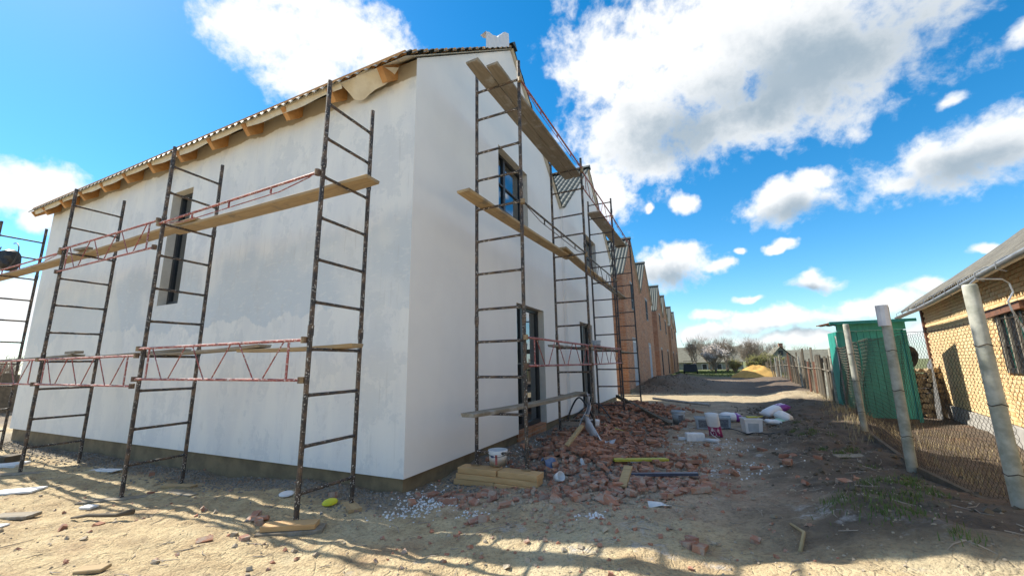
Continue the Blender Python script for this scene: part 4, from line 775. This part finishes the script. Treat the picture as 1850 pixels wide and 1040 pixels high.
sc(300, 1.7, 8.2, .7, 1.2, .2); sc(220, 1.5, 10.2, .6, .9, .2); sc(30, 3.2, 2.7, .6, .9, 0); sc(9, 4.1, 2.8, .5, 1.0, 0); sc(90, 1.8, 6.3, .7, .7, .08); sc(25, 1.2, .15, .5, .2, 0); sc(34, 2.6, 5.2, .7, .8, 0)
spots += [(3.46, -.66, 0), (3.40, -.60, .03), (3.86, -.38, 0), (3.38, -.66, 0), (1.38, -.52, 0), (1.46, -.52, 0), (-.47, -1.70, 0), (-.74, -1.38, 0), (-.79, -1.33, 0), (-.95, -1.30, 0), (-.55, -1.62, 0), (-.8, -1.86, 0), (-.17, -.62, 0), (.3, -.2, 0), (.22, .02, 0), (.55, .3, .02), (.62, .38, .05), (5.0, 1.35, 0), (2.45, .35, 0), (2.5, .3, 0), (2.62, .28, 0), (-2.6, -1.95, 0), (-3.0, -2.1, 0)]
for _ in range(14): spots.append((rs.uniform(-6, 4.5), rs.uniform(-2.0, 4), 0))
spots = [s for s in spots if s[0] > .14 or s[1] < -.12]
spots = [s for s in spots if not (abs(s[0] - .95) < .7 and abs(s[1] - .8) < .28) and not (-.7 < s[0] < 0 and -1.7 < s[1] < -1.0)]
def cam_d_(s): return (Vector((s[0], s[1], 0)) - CAM).length
order = sorted(spots, key=cam_d_); restb = MB(); cnt = 0
for n_, s in enumerate(order):
    x, y, l = s; z = gz(x, y) + .013 + l * .7; flat = rs.random() < .6
    rot = Euler((rs.uniform(-.25, .25) if flat else rs.uniform(0, 6.28), rs.uniform(-.25, .25), rs.uniform(0, 6.28))); me_ = rs.choice(BRK); scl = rs.uniform(.5, .92)
    if cnt < 292:
        near = y > .2 and .5 < x < 4.2
        o = place('brick', me_, None, (x, y, z), rot, label='broken red brick in the rubble along the white facade' if near else 'stray piece of red brick lying on the bare ground', cat='brick', group='bricks in the rubble heap' if near else 'stray bricks on the ground'); o.scale = (scl,) * 3; cnt += 1
    else:
        mt = Matrix.LocRotScale((x, y, z), rot, (scl,) * 3); restb.add([mt @ v.co for v in me_.vertices], [tuple(p.vertices) for p in me_.polygons])
def m_brickheap():
    k = NT('brick_heap', .9); n = k.nd('ShaderNodeTexVoronoi'); n.inputs['Scale'].default_value = 9; k.ln(k.co, n.inputs['Vector']); s = k.sep(n.outputs['Color'])
    c = k.mix(s[0], (.40, .185, .11), (.26, .13, .09)); c = k.mix(k.step(s[1], .6, 1, 0, .6), c, (.40, .22, .13)); c = k.mix(k.step(k.noise(9, 5, .65), .54, .66, 0, .7), c, (.36, .31, .26)); k.color(c); k.bump(k.noise(40, 4, .6), .5, .01); return k.m
obj('brick_rubble', restb, m_brickheap(), label='heap of broken red brick rubble before the white house', cat='rubble', kind='stuff')
def crumbs(name, spots_, mat, s0, s1, label, cat):
    mb = MB(); base = [Vector((x_, y_, z_ * .6)) * .68 for x_, y_, z_ in ((-1, -1, -1), (1, -1, -1), (1, 1, -1), (-1, 1, -1), (-.8, -.7, 1), (.7, -.8, 1), (.8, .7, 1), (-.7, .8, 1))]; fs = [(0, 3, 2, 1), (4, 5, 6, 7), (0, 1, 5, 4), (1, 2, 6, 5), (2, 3, 7, 6), (3, 0, 4, 7)]
    for x, y in spots_:
        s_ = rs.uniform(s0, s1); z = gz(x, y) + s_ * .2; q = Euler((rs.uniform(-.6, .6), rs.uniform(-.6, .6), rs.uniform(0, 6.3))).to_matrix(); mb.add([Vector((x, y, z)) + q @ (v * s_ * rs.uniform(.55, 1.25)) for v in base], fs)
    return obj(name, mb, M[mat], label=label, cat=cat, kind='stuff')
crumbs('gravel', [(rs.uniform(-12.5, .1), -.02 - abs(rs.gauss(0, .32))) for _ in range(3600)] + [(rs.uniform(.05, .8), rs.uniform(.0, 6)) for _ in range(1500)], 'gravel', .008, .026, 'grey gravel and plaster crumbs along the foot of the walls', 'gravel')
crumbs('plaster_crumbs', [(rs.gauss(.42, .22), rs.gauss(-.12, .26)) for _ in range(420)] + [(rs.gauss(1.2, .1), rs.gauss(-.3, .08)) for _ in range(50)] + [(rs.gauss(4.0, .3), rs.gauss(2.4, .25)) for _ in range(110)] + [(rs.gauss(3.5, .5), rs.gauss(4.4, .5)) for _ in range(150)] + [(rs.gauss(2.5, .06), rs.gauss(-.2, .05)) for _ in range(45)] + [(rs.uniform(.2, .8), rs.uniform(1, 5)) for _ in range(170)], 'foam', .006, .022, 'white plaster and foam crumbs scattered near the house corner', 'crumbs')
crumbs('pebbles', [(rs.uniform(-7, 5.6), rs.uniform(-3.0, 7)) for _ in range(2600)] + [(rs.uniform(3.6, 5.7), rs.uniform(-1, 8)) for _ in range(900)], 'stone', .004, .016, 'small stones and clods strewn over the bare ground', 'pebbles')
crumbs('brick_chips', [(rs.gauss(2.0, .9), rs.gauss(2.4, 1.6)) for _ in range(2200)] + [(rs.uniform(-5, 4.5), rs.uniform(-2.6, 1)) for _ in range(150)], 'brick', .008, .035, 'small red brick chips strewn around the rubble', 'chips')
crumbs('mortar_lumps', [(rs.gauss(2.1, .8), rs.gauss(2.2, 1.6)) for _ in range(1100)] + [(rs.uniform(-6, 2), rs.uniform(-2.8, -1)) for _ in range(30)], 'stone', .015, .045, 'grey mortar lumps among the rubble and on the sandy ground', 'lumps')
crumbs('soil_clods', [(abs(rs.gauss(0, 1.6)) + .3, rs.uniform(18, 34)) for _ in range(1500)] + [(rs.gauss(5.2, .5), rs.uniform(0, 12)) for _ in range(500)], 'kerb', .012, .05, 'dark soil clods in the dug heaps and along the fence bank', 'soil')
# ------------------------------------------------------------------ building-site clutter
def sack(loc, rot, L_, W, T_, mat, label, name='cement_bag', squash=.0):
    bm = bmesh.new(); bmesh.ops.create_cube(bm, size=2); bmesh.ops.subdivide_edges(bm, edges=bm.edges, cuts=7, use_grid_fill=True)
    for v in bm.verts:
        x, y, z = v.co; e = (1 - abs(x) ** 5) * (1 - abs(y) ** 5); w = .10 * float(fbm(x * 2.3 + loc[0] * 5, y * 2.3 + z + loc[1] * 3, 3))
        v.co = Vector((x * L_ / 2 * (1 - .06 * y * y), y * W / 2 * (1 - .16 * (1 - abs(x)) * .4 + w), z * T_ / 2 * (.22 + .78 * e) + w * T_ * 1.6 - squash * x * x))
    m_ = bpy.data.meshes.new(name); bm.to_mesh(m_); bm.free(); m_.materials.append(M[mat]); m_.polygons.foreach_set('use_smooth', [True] * len(m_.polygons)); return place(name, m_, None, loc, rot, label=label, cat='bag')
g = lambda x, y: gz(x, y)
tub = dict(square=True, handle=False)
bucket('mortar_tub', (3.48, 6.55, g(3.48, 6.55)), .165, .14, .26, 'greyp', 'square grey tub behind the crimson bag, left of its twin', .1, printed=[(-.6, .6, .04, .21, 'darkprint')], **tub)
bucket('mortar_tub', (3.92, 6.6, g(3.92, 6.6)), .165, .14, .26, 'greyp', 'square grey tub with dark label behind the crimson bag', -.05, printed=[(-.6, .6, .04, .21, 'darkprint')], **tub)
bucket('mortar_tub', (4.44, 6.0, g(4.44, 6.0)), .175, .155, .30, 'white', 'square white tub with grey label and yellow scoop on its rim', .2, printed=[(-.6, .5, .04, .21, 'greyp')], **tub)
obj('yellow_scoop', MB().box(-.10, -.05, 0, .10, .05, .03).tube([(.1, 0, .015), (.24, .02, .03)], .012, 6), M['lime'], None, False, (4.46, 6.0, g(4.44, 6.0) + .305), (0, 0, .3), label='flat yellow scoop lying on the white square tub', cat='scoop')
sack((3.70, 5.34, g(3.7, 5.34) + .25), (0, R(62), R(78)), .60, .26, .12, 'sackA', 'upright white and crimson cement bag before the grey tubs')
sack((4.15, 7.9, g(4.15, 7.9) + .12), (.2, .05, R(15)), .55, .30, .2, 'sackB', 'crumpled white cement bag with violet print behind the white tub')
sack((5.25, 8.75, g(5.25, 8.75) + .17), (.1, -.28, R(35)), .75, .34, .2, 'sackB', 'white and violet cement bag lying on the bank')
sack((5.22, 7.25, g(5.22, 7.25) + .12), (.4, .1, R(70)), .42, .34, .24, 'sackw', 'crumpled empty white sack at the foot of the bank')
sack((4.95, 6.75, g(4.95, 6.75) + .06), (.1, .1, R(20)), .36, .22, .10, 'sackw', 'small flattened white sack beside the white tub'); sack((5.08, 6.95, g(5.08, 6.95) + .05), (.2, .0, R(50)), .25, .2, .08, 'green_tint', 'crumpled pale green bag between white sacks')
fb = thing('foam_block', (3.33, 4.85, g(3.33, 4.85)), 'white foam block lying on the ground before the crimson bag', 'block', rotz=.25); bevel(obj('slab', MB().box(-.17, -.09, .0, .17, .09, .15), M['foam'], fb), .012, 2); obj('slab', MB().box(-.30, .02, 0, -.172, .10, .05), M['foam'], fb)
obj('paint_roller', MB().tube([(0, 0, .04), (.22, -.08, .04)], .035, 10).tube([(.22, -.08, .04), (.26, -.02, .05), (.16, .2, .1), (.14, .34, .12)], .007, 6), M['white'], None, True, (3.52, 4.72, g(3.52, 4.72)), (0, 0, .1), label='white paint roller lying beside the foam block', cat='roller')
def ribbon(name, pts, w, mat, label, cat, tw=.6):
    pts = [Vector(p) for p in pts]; mb = MB(); vs = []
    for i, p in enumerate(pts):
        a = tw * i; d = (pts[min(i + 1, len(pts) - 1)] - pts[max(i - 1, 0)]).normalized(); s_ = d.cross(Vector((math.cos(a), math.sin(a), .35))).normalized()
        for k in (-1, -.33, .33, 1): vs.append(p + s_ * w / 2 * k * (1 + .25 * math.sin(i * 1.7)) + d.cross(s_) * min(.03, w * .12) * math.cos(k * 3 + i))
    mb.add(vs, [(i * 4 + k, i * 4 + k + 1, (i + 1) * 4 + k + 1, (i + 1) * 4 + k) for i in range(len(pts) - 1) for k in range(3)])
    o = obj(name, mb, M[mat], None, True, label=label, cat=cat); sm = o.modifiers.new('s', 'SOLIDIFY'); sm.thickness = .003; return o
ribbon('film_strip', [(1.34, 4.25, .98), (1.36, 4.2, .85), (1.40, 4.12, .7), (1.36, 4.05, .55), (1.34, 3.95, .48), (1.42, 3.75, .44), (1.6, 3.55, g(1.6, 3.55) + .12), (1.8, 3.4, g(1.8, 3.4) + .06), (2.0, 3.25, g(2., 3.25) + .05)], .21, 'film', 'grey plastic film strip hanging from the bench plank end into the rubble', 'film', .35)
ribbon('film_strip', [(1.38, 4.18, .8), (1.33, 4.1, .6), (1.25, 3.95, .45), (1.2, 3.8, g(1.2, 3.8) + .12)], .12, 'film', 'short grey film tail hanging beside the long strip', 'film', .3)
obj('yellow_strip', MB().bar((2.28, 1.95, g(2.28, 1.95) + .09), (2.98, 2.5, g(2.98, 2.5) + .06), .11, .03), M['lime'], label='long yellow profile strip lying across the brick rubble', cat='strip')
obj('yellow_strip', MB().bar((1.55, 4.85, g(1.55, 4.85) + .08), (1.98, 5.05, g(1.98, 5.05) + .05), .12, .03), M['lime'], label='short yellow strip beside the small white bucket', cat='strip')
obj('metal_profile', MB().bar((2.60, 1.35, g(2.6, 1.35) + .08), (3.42, 1.66, g(3.42, 1.66) + .07), .06, .035), M['bluegrey'], label='dark blue-grey metal profile resting on scattered bricks', cat='profile')
obj('metal_pipe', MB().tube([(1.62, 13.6, g(1.62, 13.6) + .14), (3.7, 11.1, g(3.7, 11.1) + .12)], .045, 8), M['gutter'], label='long grey pipe lying across the far rubble', cat='pipe')
obj('timber_beam', MB().bar((1.0, 9.2, .55), (2.75, 6.6, g(2.75, 6.6) + .05), .09, .09), M['kerb'], label='dark charred beam sloping down from the rubble to the yard', cat='beam')
obj('hose', MB().tube([(.55 + .62 * (1 - math.cos(t)) * .5, 5.3 + .25 * math.sin(2 * t), .3 + .5 * math.sin(t)) for t in np.linspace(0, 3.14, 18)], .022, 7), M['black'], None, True, label='black hose arching out of the rubble by the facade', cat='hose')
obj('hose', MB().tube([(.5 + .5 * t, 5.9 + .3 * math.sin(2 * t), .25 + .35 * math.sin(1.5 * t)) for t in np.linspace(0, 2.0, 14)], .018, 7), M['black'], None, True, label='thinner black hose lying in front of the second door', cat='hose')
obj('power_cable', MB().tube([(3.9 + .9 * t + .12 * math.sin(7 * t), 6.2 - .75 * t, g(3.9 + .9 * t, 6.2 - .75 * t) + .02 + .2 * max(0, .3 - t)) for t in np.linspace(0, 1, 22)], .010, 6), M['black'], None, True, label='black power cable winding from the grey tub to the white tub', cat='cable')
obj('plank_offcut', MB().bar((1.95, .35, g(1.95, .35) + .02), (2.05, .75, g(2.05, .75) + .14), .09, .03), M['plank'], label='short plank sticking up between scattered bricks', cat='offcut', name=None) if False else obj('plank_offcut', MB().bar((2.62, .72, g(2.62, .72) + .03), (2.66, 1.0, g(2.66, 1.) + .22), .10, .03), M['plank'], label='short plank sticking up between scattered bricks', cat='offcut')
obj('plank_offcut', MB().bar((1.55, 2.0, g(1.55, 2.) + .10), (1.72, 2.35, g(1.72, 2.35) + .38), .08, .03), M['plank'], label='pale lath leaning in the brick rubble heap', cat='offcut')
cupm = MB().lathe([(.001, 0), (.05, 0), (.062, .11), (.058, .11), (.047, .008), (.001, .008)], 16); obj('plastic_cup', cupm, M['white'], None, True, (1.72, .98, g(1.72, .98) + .07), (1.1, .3, .9), label='white plastic cup tipped over in the brick rubble', cat='cup')
obj('plastic_lid', MB().lathe([(.001, .012), (.09, .012), (.095, 0), (.09, -.012)], 20), M['greyp'], None, True, (1.93, 1.55, g(1.93, 1.55) + .06), (.7, 1.15, .9), label='round grey plastic lid stuck upright in the rubble', cat='disc')  # a loose plastic lid on its own in the rubble
obj('blue_rag', MB().grid(lambda u, v: (.26 * u, .2 * v, .07 * math.sin(5 * u + 2) * math.cos(4 * v)), 10, 8), simple('blue_cloth', (.10, .16, .30), (.2, .25, .36), 9, .9, .3), None, True, (1.38, 1.35, g(1.4, 1.4) + .12), (.3, .5, .4), label='blue rag lying in the rubble behind the lumber stack', cat='rag')
obj('yellow_dish', MB().lathe([(.001, .035), (.05, .03), (.075, .02), (.09, 0), (.085, -.01)], 22), M['yellow'], None, True, (-.58, -.62, g(-.58, -.62) + .02), (.12, 0, 0), label='bright yellow plastic dish lying in the shade by the wall', cat='dish')
obj('white_dish', MB().lathe([(.001, .012), (.06, .01), (.09, 0), (.085, -.01)], 20), M['white'], None, True, (-1.35, -.62, g(-1.35, -.62) + .015), (.1, .1, 0), label='white plastic lid lying at the foot of the side wall', cat='lid')
def scrap(x, y, dx, dy, dz, rz, mat, label, cat='scrap', t=.05): return bevel(obj('wood_scrap' if 'plank' in mat or 'kerb' in mat else 'foam_scrap', MB().box(-dx / 2, -dy / 2, 0, dx / 2, dy / 2, dz), M[mat], None, False, (x, y, g(x, y) + .005), (t, -t, rz), label=label, cat=cat), .006)
scrap(-5.7, -1.72, .62, .22, .03, .5, 'foam', 'large white foam scrap on the sandy ground by the far scaffold'); scrap(-4.25, -2.12, .55, .16, .04, .35, 'plankg', 'weathered board end lying on the sandy ground', 'board'); scrap(-4.0, -2.35, .28, .14, .02, .3, 'foam', 'white foam flake beside the weathered board end')
scrap(-3.75, -1.62, .20, .10, .03, .2, 'foam', 'white foam chip lying before the scaffold board'); scrap(-1.05, -2.55, .22, .10, .03, .5, 'plank', 'pale wood chip lying alone on the sandy ground', 'board'); scrap(-3.2, -.85, .7, .12, .02, -.1, 'plankg', 'thin grey lath in the shade below the slit window', 'lath'); scrap(-6.1, -.6, .7, .15, .02, .1, 'foam', 'white strip near the inner far pole'); scrap(-8.6, -1.2, .8, .3, .05, .6, 'foam', 'white sheet lying past the far scaffold frame'); scrap(-9.4, -.9, .5, .3, .12, .2, 'kerb', 'dark wood lump by the far house corner', 'lump'); scrap(5.35, 3.0, .35, .14, .02, .2, 'plankg', 'pale board piece lying on the bank by the fence', 'board')
obj('root', MB().tube([(-3.25, -1.95, g(-3.2, -1.95) + .02), (-3.0, -1.9, g(-3., -1.9) + .05), (-2.6, -1.8, g(-2.6, -1.8) + .06), (-2.45, -1.72, g(-2.45, -1.72) + .10)], [.012, .02, .022, .035], 7), M['kerb'], None, True, label='dark root lying across the sandy ground', cat='root')
obj('bent_stick', MB().tube([(4.12, -.62, g(4.1, -.6) + .01), (4.2, -.35, g(4.2, -.35) + .04), (4.15, -.1, g(4.15, -.1) + .02)], [.014, .013, .010], 6), M['straw'], None, True, label='curved dry stick lying on the shaded ground', cat='stick')
ribbon('paper_scrap', [(2.98, .16, g(3, .16) + .015), (3.1, .2, g(3.1, .2) + .02), (3.2, .17, g(3.2, .17) + .015)], .07, 'foam', 'torn white paper scrap lying on the trodden yard', 'paper', .02)
tw = MB()
for q_ in range(260):
    x, y = (rs.uniform(2.4, 5.6), rs.uniform(-1, 5)) if q_ % 2 else (rs.uniform(-6.5, 2.4), rs.uniform(-2.7, -.4)); a = rs.uniform(0, 6.3); l = rs.uniform(.06, .25); p = [(x + l * t * math.cos(a + t * .4), y + l * t * math.sin(a + t * .4), g(x + l * t * math.cos(a), y + l * t * math.sin(a)) + .008) for t in (0, .5, 1)]; tw.tube(p, [.004, .004, .002], 4)
obj('twigs', tw, M['twig'], label='small twigs scattered over the bare ground and the yard', cat='twigs', kind='stuff')
def tuft(name, centers, mat, h0, h1, label, per=60, rad=.12):
    mb = MB()
    for cx, cy, k in centers:
        for _ in range(int(per * k)):
            x, y = rs.gauss(cx, rad * k), rs.gauss(cy, rad * k); h = rs.uniform(h0, h1); a = rs.uniform(0, 6.3); b = rs.uniform(.1, .8) * h; z = g(x, y); w = .0035; s_ = Vector((math.cos(a + 1.57), math.sin(a + 1.57), 0)) * w; p = Vector((x, y, z - .01)); q = p + Vector((math.cos(a) * b * .4, math.sin(a) * b * .4, h * .6)); r_ = p + Vector((math.cos(a) * b, math.sin(a) * b, h))
            mb.add([p - s_, p + s_, q + s_ * .8, q - s_ * .8, r_], [(0, 1, 2, 3), (3, 2, 4)])
    return obj(name, mb, M[mat], label=label, cat='grass', kind='stuff')
tuft('grass', [(4.95, .62, 1.3), (4.72, .0, 1.4), (4.85, -.2, 1.), (5.35, 1.1, 1.2), (4.6, .25, .9), (5.45, 1.6, .8), (5.1, .35, .7)] + [(rs.uniform(5.0, 5.6), rs.uniform(-1, 9), .5) for _ in range(26)], 'grass', .02, .075, 'thin green grass tufts on the bank before the mesh fence', 120, .10)
tuft('dry_grass', [(float(fence_x(y)) + rs.uniform(-.35, .25), y, .8) for y in np.linspace(4.5, 16, 34)] + [(rs.uniform(6.3, 8.3), rs.uniform(1, 9), 1.) for _ in range(40)], 'straw', .03, .22, 'dry pale grass stalks under the fence', 40, .16)
def lawn():
    mb = MB()
    for _ in range(9000):
        y = rs.uniform(44, 72); x = rs.uniform(0, 14); h = rs.uniform(.06, .22); a = rs.uniform(0, 6.3); p = Vector((x, y, 0)); s_ = Vector((math.cos(a), math.sin(a), 0)) * .05; mb.add([p - s_, p + s_, p + Vector((0, 0, h))], [(0, 1, 2)])
    obj('meadow', mb, M['grass'], label='green meadow grass beyond the brick houses', cat='grass', kind='stuff')
lawn()
# ------------------------------------------------------------------ far end of the yard
sp = MB(); sp.grid(lambda u, v: (lambda r_, a: (r_ * 2.3 * math.cos(a), r_ * 1.9 * math.sin(a), 1.25 * max(0, 1 - r_) ** .8 * (1 + .5 * float(fbm(3 * r_ * math.cos(a) + 4, 3 * r_ * math.sin(a), 3))) + .25 * float(fbm(r_ * math.cos(a) * 6, r_ * math.sin(a) * 6, 3)) * (1 - r_) - .05))(v, u * 2 * math.pi), 60, 24)
obj('sand_pile', sp, M['sand'], None, True, (8.15, 40.5, gz(8.1, 40.5)), label='ochre sand pile at the far end of the yard', cat='sand pile')
def tank():
    T = thing('covered_trailer', (2.25, 48, gz(2.25, 48)), 'black tarp-covered trailer parked by the last brick house', 'trailer')
    b = MB(); b.grid(lambda u, v: ((-.78 + 1.56 * u) * (1 - .12 * v), -.6 * (1 - .1 * v), .25 + .85 * v + .03 * math.sin(9 * u)), 12, 4); b.grid(lambda u, v: ((-.78 + 1.56 * u) * .88, -.54 + 1.1 * v, 1.1 + .06 * math.sin(5 * u + 3 * v)), 12, 6); b.grid(lambda u, v: (.78 * (1 - .12 * v), -.6 + 1.2 * u, .25 + .85 * v), 6, 4); b.grid(lambda u, v: (-.78 * (1 - .12 * v), .6 - 1.2 * u, .25 + .85 * v), 6, 4); b.grid(lambda u, v: ((.78 - 1.56 * u) * (1 - .12 * v), .6, .25 + .85 * v), 6, 4)
    obj('tarp', b, M['tarp'], T, True); obj('rack', MB().tube([(-.7, -.5, 1.1), (-.7, -.5, 1.45), (.7, -.5, 1.45), (.7, -.5, 1.1)], .03, 6), M['rust'], T)
    for s_ in (-.7, .7): obj('wheel', MB().tube([(s_ - .07, -.2, .27), (s_ + .07, -.2, .27)], .27, 16), M['tyre'], T)
tank()
def far_house(x0, y0, W, D_, eave, ridge, along, label, wmat='farwall', base=-.6, rot=0):
    T = thing('village_house', (x0, y0, base), label, 'house', rotz=rot); h = eave - base; r_ = ridge - base
    if along: # ridge along x
        obj('wall', MB().box(0, 0, 0, W, D_, h).add([(0, 0, h), (0, D_, h), (0, D_ / 2, r_)], [(0, 1, 2)]).add([(W, 0, h), (W, D_, h), (W, D_ / 2, r_)], [(0, 2, 1)]), M[wmat], T)
        obj('roof', MB().add([(-.4, -.5, h - .25), (W + .4, -.5, h - .25), (W + .4, D_ / 2, r_ + .1), (-.4, D_ / 2, r_ + .1), (-.4, D_ + .5, h - .25), (W + .4, D_ + .5, h - .25)], [(0, 1, 2, 3), (3, 2, 5, 4)]), M['farroof'], T)
        for x in np.arange(1.2, W - 1, 2.6): w = obj('window', MB().box(x, -.06, h * .35, x + 1.0, .02, h * .8), M['framew'], T); obj('pane', MB().box(x + .1, -.075, h * .38, x + .9, -.061, h * .77), M['frame'], w)
    else:
        obj('wall', MB().box(0, 0, 0, W, D_, h).add([(0, 0, h), (W, 0, h), (W / 2, 0, r_)], [(0, 1, 2)]), M[wmat], T)
        obj('roof', MB().add([(-.3, -.3, h - .15), (W / 2, -.3, r_ + .1), (W / 2, D_, r_ + .1), (-.3, D_, h - .15), (W + .3, -.3, h - .15), (W + .3, D_, h - .15)], [(0, 1, 2, 3), (1, 4, 5, 2)]), M['farroof'], T)
        w = obj('window', MB().box(W / 2 - .25, -.05, h + .3, W / 2 + .25, .02, h + .9), M['frame'], T)
    obj('chimney', MB().box(W * .6, D_ * .45, r_ - .4, W * .6 + .5, D_ * .45 + .5, r_ + .6), M['brickF'], T) if not along else None
far_house(-3.0, 85, 13.6, 8, 1.7, 4.5, True, 'long low house with grey slate roof beyond the trees', base=-.9)
far_house(11.95, 60, 2.5, 6, 2.0, 3.35, False, 'small grey gabled house behind the far fence', base=-.2)
far_house(17, 75, 10, 7, 1.5, 3.2, True, 'low slate-roofed house behind the gabled one', base=-.6)
# trees: recursive limbs, twigs and small faces
def tree(name, loc, h, label, seed, spread=.6, depth=5, leaf=None, nleaf=0, trunks=1, tw0=.09, cat='tree', lsz=.05, group='bare trees and shrubs at the end of the yard'):
    rr = random.Random(seed); T = thing(name, loc, label, cat, group); tr = MB(); cr_ = MB(); tips = []
    def grow(p, d, l, w, k):
        q = p + d * l * .5 + Vector((rr.gauss(0, .06), rr.gauss(0, .06), 0)) * l; e = p + d * l; (tr if k == 0 else cr_).tube([p, q, e], [w, w * .85, w * .68], 6 if k < 2 else 3, False)
        if k >= depth: tips.append((p, e)); return
        for _ in range(rr.choice((2, 3, 3)) if k else rr.choice((3, 4))):
            a = rr.uniform(0, 6.28); s_ = spread * rr.uniform(.6, 1.5); v = Vector((math.cos(a) * s_, math.sin(a) * s_, rr.uniform(.35, 1))).normalized(); nd_ = (d * .75 + v * .8).normalized()
            st = p.lerp(e, rr.uniform(.55, 1)); grow(st, nd_, l * rr.uniform(.62, .98), max(w * .58, .0045), k + 1)
    for t in range(trunks):
        a = rr.uniform(0, 6.28); grow(Vector((0, 0, -.1)), Vector((math.cos(a) * .25 * (trunks > 1), math.sin(a) * .25 * (trunks > 1), 1)).normalized(), h * .15, tw0, 0)
    zm = max(v[2] for v in cr_.v) or 1; k_ = h / zm
    for mb in (tr, cr_): mb.v = [(x * k_, y * k_, z * k_) for x, y, z in mb.v]
    obj('trunk', tr, M['bark'], T); obj('crown', cr_, M['twig'], T)
    if leaf:
        lf = MB()
        for _ in range(nleaf):
            p, e = rr.choice(tips); c = p.lerp(e, rr.uniform(0, 1.1)) * k_ + Vector((rr.gauss(0, .05), rr.gauss(0, .05), rr.gauss(0, .05))); u = Vector((rr.gauss(0, 1), rr.gauss(0, 1), rr.gauss(0, 1))).normalized(); v = u.orthogonal().normalized(); s_ = lsz * rr.uniform(.6, 1.3); lf.add([c - u * s_, c + v * s_ * .7, c + u * s_, c - v * s_ * .7], [(0, 1, 2, 3)])
        obj('blossom' if leaf == 'blossom' else 'foliage', lf, M[leaf], T)
    return T
tree('blossom_tree', (5.2, 60, -.1), 4.3, 'white blossoming tree before the long slate-roofed house', 3, 1.1, 6, 'blossom', 9000, 3, .07, lsz=.07)
tree('bare_tree', (8.7, 54, -.1), 5.2, 'bare spreading tree behind the sand pile', 5, 1.15, 7, None, 0, 3, .08)
tree('bare_tree', (2.4, 68, -.1), 6.3, 'tall bare tree beside the last brick house', 8, .6, 7, None, 0, 2, .07)
tree('bare_tree', (5.0, 74, -.1), 6.3, 'bare rounded tree behind the blossoming tree', 11, 1.0, 7, None, 0, 3, .08)
tree('bare_tree', (7.0, 66, -.1), 5.6, 'bare twiggy tree between blossom tree and sand pile', 13, 1.1, 7, None, 0, 3, .07)
tree('bare_tree', (10.4, 60, -.1), 4.2, 'low bare twiggy tree behind the yellow shrub', 14, 1.1, 7, None, 0, 3, .06)
tree('yellow_shrub', (9.3, 50, -.1), 2.7, 'yellow-green budding shrub right behind the sand pile', 17, 1.2, 6, 'bush', 8000, 6, .035, 'shrub', .045)
tree('yellow_shrub', (11.1, 52, -.1), 2.6, 'yellow-green budding shrub by the gabled house', 19, 1.2, 6, 'bush', 7000, 6, .035, 'shrub', .045)
tree('yellow_shrub', (7.4, 57, -.1), 2.2, 'olive budding shrub left of the sand pile', 21, 1.2, 6, 'bush', 5000, 6, .035, 'shrub', .045)
tree('yellow_shrub', (12.2, 70, -.1), 3.6, 'olive budding shrub behind the gabled house', 23, 1.1, 6, 'bush', 6000, 5, .035, 'shrub', .06)
tree('bare_tree', (14.5, 72, -.1), 5.2, 'bare tree behind the small gabled house', 29, .7, 6, None, 0, 2, .08)
tree('bare_tree', (10.9, 25, 0), 3.2, 'young bare tree sticking up behind the post fence', 31, .4, 5, None, 0, 1, .035)
for i, (x, y) in enumerate(((-2, 98), (3, 102), (8, 96), (13, 100), (18, 97), (24, 104), (31, 100))): tree('distant_tree', (x, y, 0), random.uniform(4.6, 6.2), 'distant bare tree on the horizon behind the village houses', 40 + i, .8, 5, None, 0, 2, .12, group='distant trees on the horizon')
for i, (x, y) in enumerate(((-40, 2), (-44, 6), (-47, -3), (-52, 9), (-42, 12))): tree('distant_tree', (x, y, 0), random.uniform(2.4, 3.4), 'distant bare tree seen past the far house corner', 60 + i, .8, 5, None, 0, 2, .12, group='distant trees past the far corner')
df = thing('board_fence', (-24, -3, -.2), 'dark board fence seen past the far corner of the house', 'fence')
for i in range(46): obj('board', MB().box(-.02, i * .36, 0, .02, i * .36 + .34, 1.75 + random.uniform(-.05, .05)), M['kerb'], df)
